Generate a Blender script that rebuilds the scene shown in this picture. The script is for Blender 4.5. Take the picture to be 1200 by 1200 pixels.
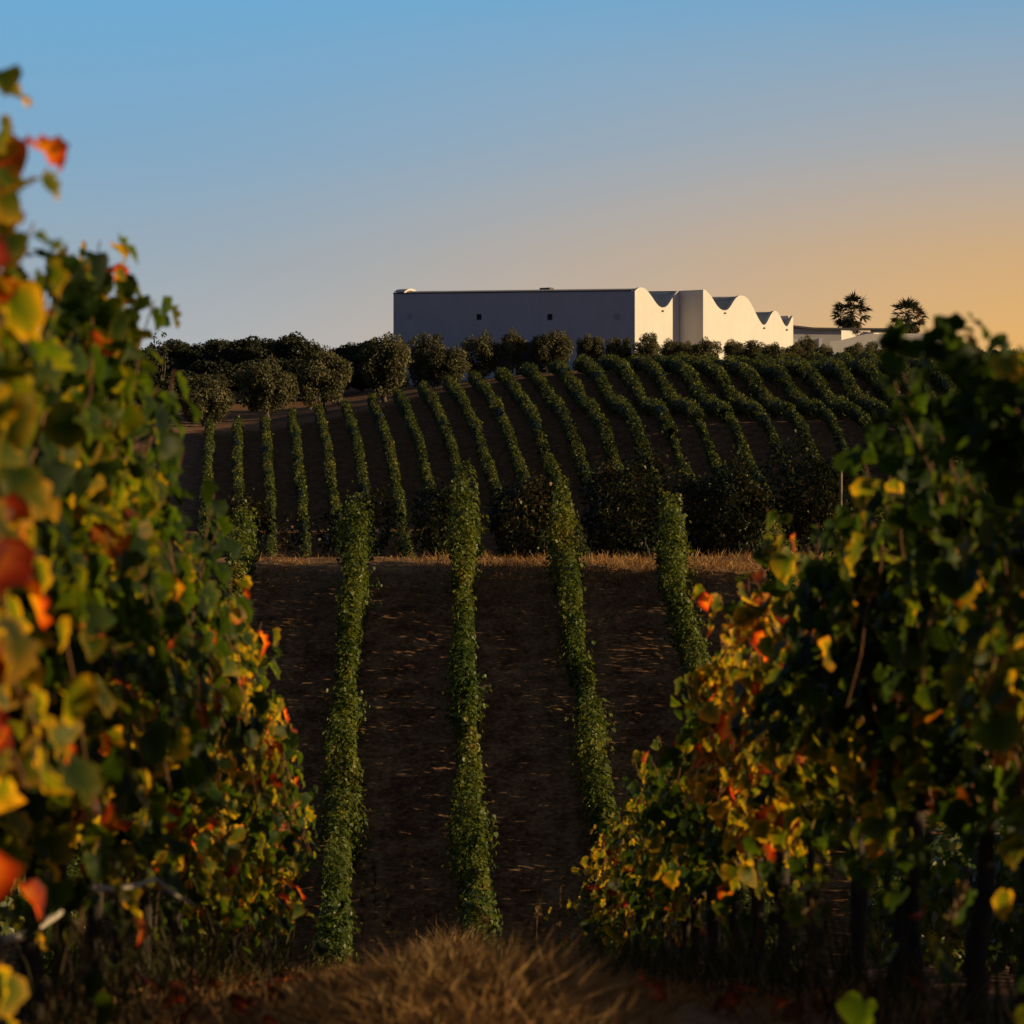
import bpy, math
import numpy as np

# ------------------------------------------------------------------ scene, camera, light
for o in list(bpy.data.objects):
    bpy.data.objects.remove(o)
S = bpy.context.scene
C = S.collection
F = 4000.0                      # pixels per unit tangent in a 1200 px wide frame

cam_d = bpy.data.cameras.new('camera')
cam = bpy.data.objects.new('camera', cam_d)
C.objects.link(cam)
cam.location = (0, 0, 0)        # eye level is z = 0
cam.rotation_euler = (math.radians(90), 0, 0)
cam_d.sensor_width = 36
cam_d.lens = 36 * F / 1200
cam_d.clip_start = 0.1
cam_d.clip_end = 6000
cam_d.dof.use_dof = True
cam_d.dof.focus_distance = 110
cam_d.dof.aperture_fstop = 6.5
S.camera = cam

SUN_AZ, SUN_EL = math.radians(103), math.radians(12.3)   # azimuth to the right of the view direction
W = bpy.data.worlds.new('World')
S.world = W
W.use_nodes = True
nt = W.node_tree
nt.nodes.clear()
def N(t, kind, **kw):
    n = t.nodes.new(kind)
    for k, v in kw.items():
        setattr(n, k, v)
    return n
def math_node(t, op, a, b=None, clamp=False):
    n = N(t, 'ShaderNodeMath', operation=op, use_clamp=clamp)
    for i, v in enumerate((a, b)):
        if v is None: continue
        if isinstance(v, (int, float)): n.inputs[i].default_value = v
        else: t.links.new(v, n.inputs[i])
    return n.outputs[0]
def map_range(t, v, a, b, lo=0.0, hi=1.0, smooth=True):
    n = N(t, 'ShaderNodeMapRange', interpolation_type='SMOOTHSTEP' if smooth else 'LINEAR')
    t.links.new(v, n.inputs[0])
    for i, q in enumerate((a, b, lo, hi)): n.inputs[i + 1].default_value = q
    return n.outputs[0]
def mixc(t, f, a, b, blend='MIX'):
    n = N(t, 'ShaderNodeMix', data_type='RGBA', blend_type=blend)
    if isinstance(f, (int, float)): n.inputs[0].default_value = f
    else: t.links.new(f, n.inputs[0])
    for i, v in ((6, a), (7, b)):
        if isinstance(v, tuple): n.inputs[i].default_value = (*v, 1)
        else: t.links.new(v, n.inputs[i])
    return n.outputs[2]
def ramp(t, v, stops, mode='LINEAR'):
    n = N(t, 'ShaderNodeValToRGB')
    n.color_ramp.interpolation = mode
    e = n.color_ramp.elements
    while len(e) < len(stops): e.new(0.5)
    for q, (p, c) in zip(e, stops):
        q.position = p
        q.color = (*c, 1)
    t.links.new(v, n.inputs[0])
    return n.outputs[0]

sky = N(nt, 'ShaderNodeTexSky', sky_type='NISHITA', sun_disc=False, sun_elevation=SUN_EL, sun_rotation=SUN_AZ)
sky.air_density, sky.dust_density, sky.ozone_density = 1.0, 1.0, 2.0
tc = N(nt, 'ShaderNodeTexCoord')
sep = N(nt, 'ShaderNodeSeparateXYZ')
nt.links.new(tc.outputs['Generated'], sep.inputs[0])
dx, dy, dz = sep.outputs
# evening sky low over the hills: blue above, pale at the skyline, amber towards the sun's side
elev = math_node(nt, 'MULTIPLY', dz, 2.5, True)
blue = ramp(nt, elev, [(0.0, (0.50, 0.50, 0.50)), (0.125, (0.40, 0.44, 0.47)), (0.18, (0.325, 0.405, 0.475)),
                       (0.26, (0.225, 0.395, 0.56)), (0.37, (0.155, 0.40, 0.65)), (0.60, (0.07, 0.20, 0.42)), (1.0, (0.03, 0.09, 0.24))])
warm = ramp(nt, elev, [(0.0, (0.86, 0.42, 0.09)), (0.12, (0.80, 0.44, 0.13)), (0.19, (0.64, 0.41, 0.20)),
                       (0.27, (0.40, 0.40, 0.40)), (0.37, (0.20, 0.38, 0.56)), (0.60, (0.08, 0.20, 0.40)), (1.0, (0.03, 0.09, 0.24))])
side = map_range(nt, dx, -0.14, 0.19)
low = mixc(nt, side, blue, warm)
low10 = mixc(nt, 1.0, low, (10.0, 10.0, 10.0), 'MULTIPLY')
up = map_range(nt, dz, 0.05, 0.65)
tint = mixc(nt, up, (0.115, 0.20, 0.50), (0.72, 0.52, 0.38))  # unseen sky shaped as fill light: dim blue low down, warmer overhead
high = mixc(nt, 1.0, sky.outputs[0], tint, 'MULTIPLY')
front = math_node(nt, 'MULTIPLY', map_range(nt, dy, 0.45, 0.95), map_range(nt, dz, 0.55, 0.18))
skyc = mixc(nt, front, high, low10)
bg = N(nt, 'ShaderNodeBackground')
bg.inputs[1].default_value = 0.1
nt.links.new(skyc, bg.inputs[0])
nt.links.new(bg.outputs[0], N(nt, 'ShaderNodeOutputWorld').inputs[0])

sl = bpy.data.lights.new('sun', 'SUN')
sl.energy = 5.0
sl.angle = math.radians(0.5)
sl.color = (1.0, 0.70, 0.34)
sun = bpy.data.objects.new('sun', sl)
C.objects.link(sun)
from mathutils import Vector
sdir = Vector((math.sin(SUN_AZ) * math.cos(SUN_EL), math.cos(SUN_AZ) * math.cos(SUN_EL), math.sin(SUN_EL)))
sun.rotation_euler = (-sdir).to_track_quat('-Z', 'Y').to_euler()
S.view_settings.view_transform = 'Standard'
S.view_settings.look = 'None'
S.view_settings.exposure = 0.0
S.view_settings.gamma = 1.0
S.cycles.max_bounces = 5
S.cycles.diffuse_bounces = 3
S.cycles.transmission_bounces = 3
S.cycles.glossy_bounces = 2

R = np.random.RandomState(7)

# ------------------------------------------------------------------ helpers
def make_mesh(name, V, faces, mat, parent=None, smooth=False, col=None, mats=None, midx=None):
    """faces: (n,k) int array or list of such arrays / lists of tuples"""
    if isinstance(faces, np.ndarray): faces = [faces]
    loops, starts, tot = [], [], 0
    for f in faces:
        f = np.asarray(f, dtype=np.int32)
        loops.append(f.ravel())
        starts.append(tot + np.arange(len(f), dtype=np.int32) * f.shape[1])
        tot += f.size
    loops = np.concatenate(loops)
    starts = np.concatenate(starts)
    me = bpy.data.meshes.new(name)
    V = np.asarray(V, dtype=np.float32)
    me.vertices.add(len(V))
    me.vertices.foreach_set('co', V.ravel())
    me.loops.add(len(loops))
    me.loops.foreach_set('vertex_index', loops)
    me.polygons.add(len(starts))
    me.polygons.foreach_set('loop_start', starts)
    me.update(calc_edges=True)
    me.validate()
    me.polygons.foreach_set('use_smooth', np.full(len(me.polygons), bool(smooth)))
    if col is not None:
        a = me.color_attributes.new('tone', 'FLOAT_COLOR', 'POINT')
        c = np.ones((len(V), 4), dtype=np.float32)
        c[:, :3] = col
        a.data.foreach_set('color', c.ravel())
    for m in (mats or [mat]): me.materials.append(m)
    if midx is not None: me.polygons.foreach_set('material_index', midx)
    o = bpy.data.objects.new(name, me)
    C.objects.link(o)
    if parent is not None: o.parent = parent
    return o

def tag(o, label=None, cat=None, group=None, kind=None):
    if label: o['label'] = label
    if cat: o['category'] = cat
    if group: o['group'] = group
    if kind: o['kind'] = kind
    return o

def empty(name, loc, rz=0.0):
    o = bpy.data.objects.new(name, None)
    o.empty_display_size = 0.2
    C.objects.link(o)
    o.location = loc
    o.rotation_euler = (0, 0, rz)
    return o

def copy_tree(o, parent=None):
    c = o.copy()
    C.objects.link(c)
    if parent is not None: c.parent = parent
    for ch in o.children: copy_tree(ch, c)
    return c

class Geo:
    """collects tubes, boxes and loose faces into one mesh"""
    def __init__(s): s.V, s.F4, s.F3, s.FN, s.n = [], [], [], [], 0
    def add(s, V, F):
        V = np.asarray(V, float)
        F = np.asarray(F, int) + s.n
        (s.F4 if F.shape[1] == 4 else s.F3).append(F)
        s.V.append(V)
        s.n += len(V)
    def poly(s, V):
        s.V.append(np.asarray(V, float))
        s.FN.append([list(range(s.n, s.n + len(V)))])
        s.n += len(V)
    def tube(s, P, rad, k=6, cap=True):
        P = np.asarray(P, float)
        rad = np.broadcast_to(np.asarray(rad, float), (len(P),))
        T = np.gradient(P, axis=0)
        T /= np.linalg.norm(T, axis=1)[:, None] + 1e-9
        ref = np.array([1.0, 0, 0]) if abs(T[0, 0]) < 0.8 else np.array([0, 1.0, 0])
        A = np.cross(T, ref); A /= np.linalg.norm(A, axis=1)[:, None] + 1e-9
        B = np.cross(T, A)
        an = np.arange(k) * 2 * np.pi / k
        V = (P[:, None] + rad[:, None, None] * (np.cos(an)[None, :, None] * A[:, None] + np.sin(an)[None, :, None] * B[:, None])).reshape(-1, 3)
        i = np.arange(len(P) - 1)[:, None] * k
        j = np.arange(k)[None]
        F = np.stack([i + j, i + (j + 1) % k, i + k + (j + 1) % k, i + k + j], -1).reshape(-1, 4)
        s.add(V, F)
        if cap:
            s.poly(V[-k:])
    def box(s, lo, hi, M=None):
        x0, y0, z0 = lo; x1, y1, z1 = hi
        V = np.array([(x0,y0,z0),(x1,y0,z0),(x1,y1,z0),(x0,y1,z0),(x0,y0,z1),(x1,y0,z1),(x1,y1,z1),(x0,y1,z1)], float)
        if M is not None: V = M(V)
        s.add(V, [(0,3,2,1),(4,5,6,7),(0,1,5,4),(1,2,6,5),(2,3,7,6),(3,0,4,7)])
    def build(s, name, mat, parent=None, smooth=False, col=None):
        fs = []
        if s.F4: fs.append(np.concatenate(s.F4))
        if s.F3: fs.append(np.concatenate(s.F3))
        for f in s.FN: fs.append(np.array(f))
        return make_mesh(name, np.concatenate(s.V), fs, mat, parent, smooth, col)

def unit(v): return v / (np.linalg.norm(v, axis=-1, keepdims=True) + 1e-9)

# leaf templates: x across, y to the tip, z along the normal, rim 0..1
def grape_template():
    half = [(0.16,-0.24),(0.45,-0.28),(0.69,-0.08),(0.73,0.13),(0.82,0.36),(0.73,0.57),(0.59,0.69),(0.42,0.86),(0.19,0.97)]
    out = half + [(0, 1.08)] + [(-x, y) for x, y in half[::-1]]
    V = [(0, 0, 0, 0.0), (0, 0.5, 0.0, 0.25)] + [(x, y, 0, 1.0) for x, y in out]
    F = []
    m = len(half)
    for i in range(len(out) - 1):
        c = 0 if i < 4 or i >= len(out) - 5 else 1
        F.append((c, 2 + i, 3 + i))
    F.append((0, 2 + 4, 1)); F.append((0, 1, 2 + len(out) - 5))
    return np.array(V), np.array(F)
GL_V, GL_F = grape_template()
ML_V = np.array([(0,-0.15,0,0.2),(0,0.95,0,1),(0.5,-0.1,0,1),(0.62,0.42,0,1),(-0.5,-0.1,0,1),(-0.62,0.42,0,1)], float)
ML_F = np.array([(0,2,3,1),(0,1,5,4)])
TL_V = np.array([(-0.45,0,0,0),(0.45,0,0,0),(0.55,0.75,0,1),(-0.2,1.0,0,1)], float)
TL_F = np.array([(0,1,2,3)])
OL_V = np.array([(0,0,0,0),(0.16,0.45,0,0.5),(0,1.0,0,1),(-0.16,0.45,0,0.5)], float)
OL_F = np.array([(0,1,2,3)])

def leaves(P, Nn, T, size, tmpl, tone, var, fold=0.25, curl=0.3, wobble=0.0, rs=R):
    """returns verts, faces, colours for n leaves"""
    TV, TF = tmpl
    n, k = len(P), len(TV)
    Nn = unit(Nn)
    T = unit(T - Nn * (T * Nn).sum(1)[:, None])
    B = np.cross(T, Nn)
    fo = (fold * (0.3 + 1.4 * rs.rand(n)))[:, None]
    cu = (curl * (rs.rand(n) * 1.6 - 0.3))[:, None]
    x, y = TV[None, :, 0] * np.ones((n, 1)), TV[None, :, 1] * np.ones((n, 1))
    z = fo * np.abs(x) - cu * y * y
    if wobble: z = z + wobble * (rs.rand(n, k) - 0.5) * TV[None, :, 3]; x = x * (0.9 + 0.2 * rs.rand(n, 1))
    s = np.asarray(size)[:, None, None] * np.ones((n, 1, 1))
    V = P[:, None] + s * (x[..., None] * B[:, None] + y[..., None] * T[:, None] + z[..., None] * Nn[:, None])
    Fc = (TF[None] + (np.arange(n) * k)[:, None, None]).reshape(-1, TF.shape[1])
    col = np.zeros((n, k, 3))
    col[..., 0] = np.asarray(tone)[:, None]
    col[..., 1] = TV[None, :, 3]
    col[..., 2] = np.asarray(var)[:, None]
    return V.reshape(-1, 3), Fc, col.reshape(-1, 3)

# smooth random fields
class Field:
    def __init__(s, seed, scale, octaves=2):
        r = np.random.RandomState(seed)
        s.k = [(r.normal(size=(10, 3)) / scale * 2 ** o, r.rand(10) * 6.283, 0.5 ** o) for o in range(octaves)]
    def __call__(s, P):
        out = 0
        for K, ph, a in s.k:
            out = out + a * np.sin(P @ K.T + ph).sum(-1) / 3.2
        return out
def F2(seed, scale, octaves=2):
    f = Field(seed, scale, octaves)
    return lambda x, y: f(np.stack([np.asarray(x, float), np.asarray(y, float), np.zeros_like(np.asarray(x, float))], -1))

# ------------------------------------------------------------------ terrain
PD = np.array([-600, -60, -10, 0, 6, 10.5, 15, 20, 26, 32, 45, 58, 65, 72, 82, 90, 93, 96, 101, 112, 150, 200, 250, 270, 280, 300, 320, 340, 356, 372, 400, 460, 700, 1500, 4000.])
PH = np.array([-1.0, -1.2, -1.4, -1.42, -1.46, -1.62, -2.12, -2.78, -3.5, -4.35, -6.9, -9.4, -9.9, -9.05, -5.35, -2.3, -1.62, -1.38, -1.62, -4.0, -12, -14.5, -10, -5.4, -2.6, 3.2, 8.6, 12.5, 14.9, 15.9, 16.6, 17.2, 16, 8, -20.])
def pchip(xs, ys):
    h = np.diff(xs); dl = np.diff(ys) / h
    m = np.zeros_like(ys)
    m[0], m[-1] = dl[0], dl[-1]
    for i in range(1, len(xs) - 1):
        if dl[i-1] * dl[i] > 0:
            w1, w2 = 2*h[i] + h[i-1], h[i] + 2*h[i-1]
            m[i] = (w1 + w2) / (w1 / dl[i-1] + w2 / dl[i])
    def f(x):
        x = np.clip(x, xs[0], xs[-1])
        i = np.clip(np.searchsorted(xs, x) - 1, 0, len(xs) - 2)
        t = (x - xs[i]) / h[i]
        return (ys[i]*(1+2*t)*(1-t)**2 + h[i]*m[i]*t*(1-t)**2 + ys[i+1]*t*t*(3-2*t) + h[i]*m[i+1]*t*t*(t-1))
    return f
prof = pchip(PD, PH)
def sstep(a, b, x):
    t = np.clip((x - a) / (b - a), 0, 1)
    return t * t * (3 - 2 * t)
nz_big, nz_mid, nz_small, nz_fine = F2(1, 40), F2(2, 6), F2(3, 0.9), F2(4, 0.22)
def path_x(d): return 0.22 - 0.024 * d
def height(x, d, fine=True):
    x, d = np.asarray(x, float), np.asarray(d, float)
    h = prof(d)
    hill = sstep(262, 300, d)
    f = 1 - (0.31 * sstep(14, -32, x) + 0.08 * sstep(-34, -120, x)) * sstep(440, 352, d)
    h = h + hill * (f - 1) * (h + 4)
    h = h + 0.10 * (np.sqrt((np.clip(x, -200, 60) - 3) ** 2 + 9) + np.clip(x, -200, 60) - 3) * 0.5 * sstep(364, 300, d) * sstep(150, 270, d)
    # terraces across the right part of the far slope
    amp = (0.9 - 0.5 * sstep(322, 342, d)) * sstep(-4, 16, x) * sstep(288, 300, d) * sstep(372, 356, d)
    h = h + amp * np.sin((d - 314 + 0.45 * (x - 20)) * 2 * np.pi / 34.0 + np.pi)
    h = h + 0.25 * sstep(60, 150, d) * nz_big(x, d)
    near = sstep(60, 30, d) * sstep(-6, 2, d)
    h = h + near * 0.11 * np.exp(-((x - path_x(d)) / 0.62) ** 2) + near * 0.05 * np.exp(-((np.abs(x - path_x(d)) - 1.45) / 0.35) ** 2)
    h = h + 0.05 * nz_mid(x, d)
    if fine:
        h = h + (0.018 * nz_small(x, d) + 0.010 * nz_fine(x, d)) * (1 + 1.2 * sstep(60, 66, d)) * sstep(120, 100, d)
    return h

def grid_axis(segs):
    a = [np.array([segs[0][0]])]
    for s0, s1, st in segs:
        n = max(1, int(round((s1 - s0) / st)))
        a.append(np.linspace(s0, s1, n + 1)[1:])
    return np.concatenate(a)
gx = grid_axis([(-2500,-600,380),(-600,-150,50),(-150,-60,6),(-60,-14,1.4),(-14,-4,0.4),(-4,4,0.11),(4,14,0.4),(14,60,1.4),(60,150,6),(150,600,50),(600,2500,380)])
gd = grid_axis([(-300,-20,40),(-20,4,2),(4,34,0.14),(34,62,0.7),(62,98,0.17),(98,110,0.5),(110,262,4),(262,380,0.8),(380,480,4),(480,1000,40),(1000,3500,250)])

# ------------------------------------------------------------------ materials
def new_mat(name):
    m = bpy.data.materials.new(name)
    m.use_nodes = True
    t = m.node_tree
    t.nodes.clear()
    out = N(t, 'ShaderNodeOutputMaterial')
    return m, t, out
def noise(t, scale, detail=4, rough=0.6, vec=None, dist=0.0):
    n = N(t, 'ShaderNodeTexNoise')
    n.inputs['Scale'].default_value = scale
    n.inputs['Detail'].default_value = detail
    n.inputs['Roughness'].default_value = rough
    n.inputs['Distortion'].default_value = dist
    if vec is not None: t.links.new(vec, n.inputs['Vector'])
    return n.outputs[0]

def leaf_material(name, stops, trans=0.45, rough=0.5, rim=0.35, tcol=(1.0, 1.0, 0.6), spec=0.35, nscale=9.0):
    m, t, out = new_mat(name)
    at = N(t, 'ShaderNodeAttribute', attribute_name='tone')
    sp = N(t, 'ShaderNodeSeparateColor')
    t.links.new(at.outputs['Color'], sp.inputs[0])
    tone, rimv, var = sp.outputs
    ob = N(t, 'ShaderNodeTexCoord').outputs['Object']
    nz = noise(t, nscale, 3, 0.6, ob)
    v = math_node(t, 'ADD', tone, math_node(t, 'MULTIPLY', math_node(t, 'SUBTRACT', rimv, 0.6), rim))
    v = math_node(t, 'ADD', v, math_node(t, 'MULTIPLY', math_node(t, 'SUBTRACT', nz, 0.5), 0.35), True)
    c = ramp(t, v, stops)
    vv = math_node(t, 'MULTIPLY_ADD', var, 0.8)
    vv.node.inputs[2].default_value = 0.6
    hs = N(t, 'ShaderNodeHueSaturation')
    t.links.new(vv, hs.inputs['Value'])
    t.links.new(c, hs.inputs['Color'])
    c = hs.outputs[0]
    b = N(t, 'ShaderNodeBsdfPrincipled')
    t.links.new(c, b.inputs['Base Color'])
    b.inputs['Roughness'].default_value = rough
    b.inputs['Specular IOR Level'].default_value = spec
    tr = N(t, 'ShaderNodeBsdfTranslucent')
    t.links.new(mixc(t, 1.0, c, tcol, 'MULTIPLY'), tr.inputs[0])
    mx = N(t, 'ShaderNodeMixShader')
    mx.inputs[0].default_value = trans
    t.links.new(b.outputs[0], mx.inputs[1])
    t.links.new(tr.outputs[0], mx.inputs[2])
    t.links.new(mx.outputs[0], out.inputs[0])
    return m

AUTUMN = [(0.0, (0.016, 0.036, 0.006)), (0.22, (0.042, 0.078, 0.009)), (0.40, (0.13, 0.14, 0.012)), (0.55, (0.42, 0.26, 0.022)),
          (0.70, (0.50, 0.15, 0.018)), (0.86, (0.30, 0.030, 0.014)), (1.0, (0.10, 0.035, 0.018))]
M_vine = leaf_material('vine_leaf', AUTUMN, 0.58, 0.50, 0.32, (2.5, 2.1, 0.65), 0.22)
M_midvine = leaf_material('vine_leaf_mid', [(0.0, (0.028, 0.055, 0.014)), (0.35, (0.070, 0.110, 0.022)), (0.62, (0.17, 0.18, 0.035)), (0.82, (0.28, 0.19, 0.04)), (1.0, (0.22, 0.07, 0.025))], 0.38, 0.46, 0.15, (1.6, 1.5, 0.6), 0.42, 3.0)
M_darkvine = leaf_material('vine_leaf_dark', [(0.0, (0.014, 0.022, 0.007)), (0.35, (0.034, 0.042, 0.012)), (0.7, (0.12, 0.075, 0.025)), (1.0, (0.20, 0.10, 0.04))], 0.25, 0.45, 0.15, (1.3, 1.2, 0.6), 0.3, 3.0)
M_farvine = leaf_material('vine_leaf_far', [(0.0, (0.030, 0.048, 0.013)), (0.4, (0.078, 0.105, 0.022)), (0.8, (0.155, 0.165, 0.034)), (1.0, (0.20, 0.18, 0.035))], 0.25, 0.5, 0.1, (1.2, 1.2, 0.6), 0.3, 0.6)
M_olive = leaf_material('olive_leaf', [(0.0, (0.060, 0.058, 0.028)), (0.5, (0.135, 0.130, 0.066)), (1.0, (0.22, 0.205, 0.11))], 0.25, 0.7, 0.2, (1.0, 1.0, 0.7), 0.15, 0.5)
M_wood_leaf = leaf_material('dark_tree_leaf', [(0.0, (0.020, 0.026, 0.014)), (0.5, (0.042, 0.050, 0.024)), (1.0, (0.075, 0.078, 0.040))], 0.12, 0.55, 0.2, (1.0, 1.0, 0.7), 0.25, 0.4)
M_palm = leaf_material('palm_frond', [(0.0, (0.020, 0.028, 0.014)), (0.5, (0.045, 0.050, 0.022)), (1.0, (0.12, 0.085, 0.045))], 0.12, 0.5, 0.1, (1.0, 1.0, 0.7), 0.3, 0.5)
M_grass = leaf_material('dry_grass', [(0.0, (0.16, 0.085, 0.032)), (0.4, (0.38, 0.21, 0.075)), (0.8, (0.57, 0.355, 0.145)), (1.0, (0.68, 0.50, 0.26))], 0.25, 0.6, 0.3, (1.2, 1.0, 0.7), 0.2, 2.0)
M_weed = leaf_material('weed_leaf', [(0.0, (0.016, 0.020, 0.007)), (0.45, (0.042, 0.046, 0.014)), (0.75, (0.12, 0.080, 0.034)), (1.0, (0.22, 0.15, 0.08))], 0.3, 0.55, 0.25, (1.2, 1.2, 0.7), 0.2, 2.0)

def bark_material(name, a, b, scale=14.0):
    m, t, out = new_mat(name)
    ob = N(t, 'ShaderNodeTexCoord').outputs['Object']
    mp = N(t, 'ShaderNodeMapping')
    mp.inputs['Scale'].default_value = (1, 1, 0.25)
    t.links.new(ob, mp.inputs[0])
    nz = noise(t, scale, 6, 0.7, mp.outputs[0], 0.6)
    c = ramp(t, nz, [(0.3, a), (0.7, b)])
    bs = N(t, 'ShaderNodeBsdfPrincipled')
    t.links.new(c, bs.inputs['Base Color'])
    bs.inputs['Roughness'].default_value = 0.9
    bp = N(t, 'ShaderNodeBump')
    bp.inputs['Strength'].default_value = 0.7
    bp.inputs['Distance'].default_value = 0.02
    t.links.new(nz, bp.inputs['Height'])
    t.links.new(bp.outputs[0], bs.inputs['Normal'])
    t.links.new(bs.outputs[0], out.inputs[0])
    return m
M_bark = bark_material('vine_bark', (0.014, 0.010, 0.008), (0.055, 0.040, 0.030))
M_cane = bark_material('vine_cane', (0.13, 0.06, 0.028), (0.26, 0.13, 0.06), 30)
M_deadwood = bark_material('dead_wood', (0.40, 0.35, 0.30), (0.70, 0.64, 0.56), 30)
M_olivebark = bark_material('olive_bark', (0.045, 0.036, 0.028), (0.13, 0.11, 0.09), 5)
M_post = bark_material('post_wood', (0.14, 0.10, 0.065), (0.30, 0.22, 0.15), 20)

def wall_material(name, base, var=0.055):
    m, t, out = new_mat(name)
    ob = N(t, 'ShaderNodeTexCoord').outputs['Object']
    mp = N(t, 'ShaderNodeMapping')
    mp.inputs['Scale'].default_value = (1, 1, 0.22)
    t.links.new(ob, mp.inputs[0])
    streak = noise(t, 1.1, 5, 0.65, mp.outputs[0])
    blot = noise(t, 0.35, 4, 0.6, ob)
    f = math_node(t, 'ADD', math_node(t, 'MULTIPLY', streak, 0.5), math_node(t, 'MULTIPLY', blot, 0.5))
    lo = tuple(c * (1 - 1.6 * var) * (1 - 0.15 * i * var) for i, c in enumerate(base))
    c = ramp(t, f, [(0.35, lo), (0.62, base)])
    b = N(t, 'ShaderNodeBsdfPrincipled')
    t.links.new(c, b.inputs['Base Color'])
    b.inputs['Roughness'].default_value = 0.85
    b.inputs['Specular IOR Level'].default_value = 0.2
    bp = N(t, 'ShaderNodeBump')
    bp.inputs['Strength'].default_value = 0.25
    bp.inputs['Distance'].default_value = 0.03
    t.links.new(noise(t, 6, 5, 0.7, ob), bp.inputs['Height'])
    t.links.new(bp.outputs[0], b.inputs['Normal'])
    t.links.new(b.outputs[0], out.inputs[0])
    return m
M_white = wall_material('white_render', (0.68, 0.675, 0.66))
M_roof = wall_material('pale_roof', (0.52, 0.52, 0.52), 0.15)
M_greywall = wall_material('grey_render', (0.54, 0.53, 0.52))
M_dark = wall_material('dark_panel', (0.035, 0.036, 0.040))
M_slab = wall_material('roof_slab', (0.13, 0.125, 0.12))

def ground_material():
    m, t, out = new_mat('soil')
    at = N(t, 'ShaderNodeAttribute', attribute_name='tone')
    sp = N(t, 'ShaderNodeSeparateColor')
    t.links.new(at.outputs['Color'], sp.inputs[0])
    straw, road, _ = sp.outputs
    ob = N(t, 'ShaderNodeTexCoord').outputs['Object']
    n1 = noise(t, 1.3, 8, 0.72, ob)
    n2 = noise(t, 7.0, 6, 0.7, ob)
    n3 = noise(t, 0.12, 4, 0.6, ob)
    f = math_node(t, 'ADD', math_node(t, 'MULTIPLY', n1, 0.5), math_node(t, 'MULTIPLY', n2, 0.5))
    soil = ramp(t, f, [(0.40, (0.075, 0.038, 0.021)), (0.5, (0.20, 0.108, 0.060)), (0.61, (0.42, 0.245, 0.14))])
    strawc = ramp(t, n2, [(0.36, (0.17, 0.098, 0.047)), (0.62, (0.46, 0.29, 0.15))])
    roadc = ramp(t, f, [(0.3, (0.20, 0.135, 0.095)), (0.7, (0.36, 0.26, 0.19))])
    s2 = math_node(t, 'MULTIPLY', straw, map_range(t, n1, 0.30, 0.56, 0.45, 1.0), True)
    c = mixc(t, s2, soil, strawc)
    r2 = math_node(t, 'MULTIPLY', road, map_range(t, n3, 0.25, 0.6, 0.5, 1.0), True)
    c = mixc(t, r2, c, roadc)
    b = N(t, 'ShaderNodeBsdfPrincipled')
    t.links.new(c, b.inputs['Base Color'])
    b.inputs['Roughness'].default_value = 0.95
    b.inputs['Specular IOR Level'].default_value = 0.1
    bp = N(t, 'ShaderNodeBump')
    bp.inputs['Strength'].default_value = 0.8
    bp.inputs['Distance'].default_value = 0.06
    t.links.new(f, bp.inputs['Height'])
    t.links.new(bp.outputs[0], b.inputs['Normal'])
    t.links.new(b.outputs[0], out.inputs[0])
    return m
M_ground = ground_material()

# ------------------------------------------------------------------ ground sheet
MID_S = -0.033
MID_X0 = [(-9.9), (-7.1), (-4.28), (-1.40), (1.40), (4.22), (7.05), (9.9)]    # row positions at distance 92
def mid_x(x92, d): return x92 + MID_S * (d - 92)
FAR_S = -0.079
FAR_SP = 2.76
FAR_X0 = [-3.2 + FAR_SP * i for i in range(31)]
def far_x(x0, d): return x0 + FAR_S * d
def far_top(x): return 343 + 17 * sstep(-30, -2, x) + 2 * sstep(0, 40, x)
def track_d(x): return 284 + 24 * sstep(2, 20, x)      # the dirt track that cuts the far rows

GX, GD = np.meshgrid(gx, gd)
GH = height(GX, GD)
# keep the low far ground in one sheet
V = np.stack([GX, GD, GH], -1).reshape(-1, 3)
nx, nd = len(gx), len(gd)
ii = np.arange(nd - 1)[:, None] * nx
jj = np.arange(nx - 1)[None]
FQ = np.stack([ii + jj, ii + jj + 1, ii + jj + nx + 1, ii + jj + nx], -1).reshape(-1, 4)
x, d = GX.ravel(), GD.ravel()
straw = np.zeros_like(x)
# dry mown strip down the middle of each mid aisle
u = (x - mid_x(MID_X0[0], d)) / 2.83
ph = u - np.floor(u)
midmask = sstep(60, 66, d) * sstep(93.5, 90.5, d)
cell = np.floor(u)
pa = 0.40 + 0.22 * np.sin(cell * 2.4 + 0.7)
straw += midmask * np.exp(-((ph - pa) / 0.085) ** 2) * (0.85 + 0.35 * nz_mid(x * 2.3, d * 0.3))
straw += midmask * np.exp(-((ph - 0.80) / 0.05) ** 2) * (0.6 + 0.3 * nz_mid(x * 2.3 + 9, d * 0.3))
straw += np.exp(-((d - 93.6) / 2.6) ** 2) * 0.95
near = sstep(60, 40, d)
straw += near * np.exp(-((x - path_x(d)) / 0.8) ** 2) * 0.9
straw += 0.35 * sstep(345, 375, d)
ufar = (x - FAR_S * d - FAR_X0[0]) / FAR_SP
phf = ufar - np.floor(ufar)
farmask = sstep(270, 285, d) * sstep(360, 350, d)
straw += 0.16 * farmask
road = 0.42 * np.exp(-((d - far_top(x) - 6.5) / 3.6) ** 2) * sstep(320, 340, d)
road += 0.0 * np.exp(-((d - track_d(x)) / 1.9) ** 2) * sstep(270, 285, d)
road += 0.12 * np.exp(-((d - 0.25 * x - 334) / 2.2) ** 2) * sstep(0, 14, x)
ground = make_mesh('ground', V, FQ, M_ground, None, True, np.stack([np.clip(straw, 0, 1), np.clip(road, 0, 1), straw * 0], -1))
tag(ground, kind='structure')

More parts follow.
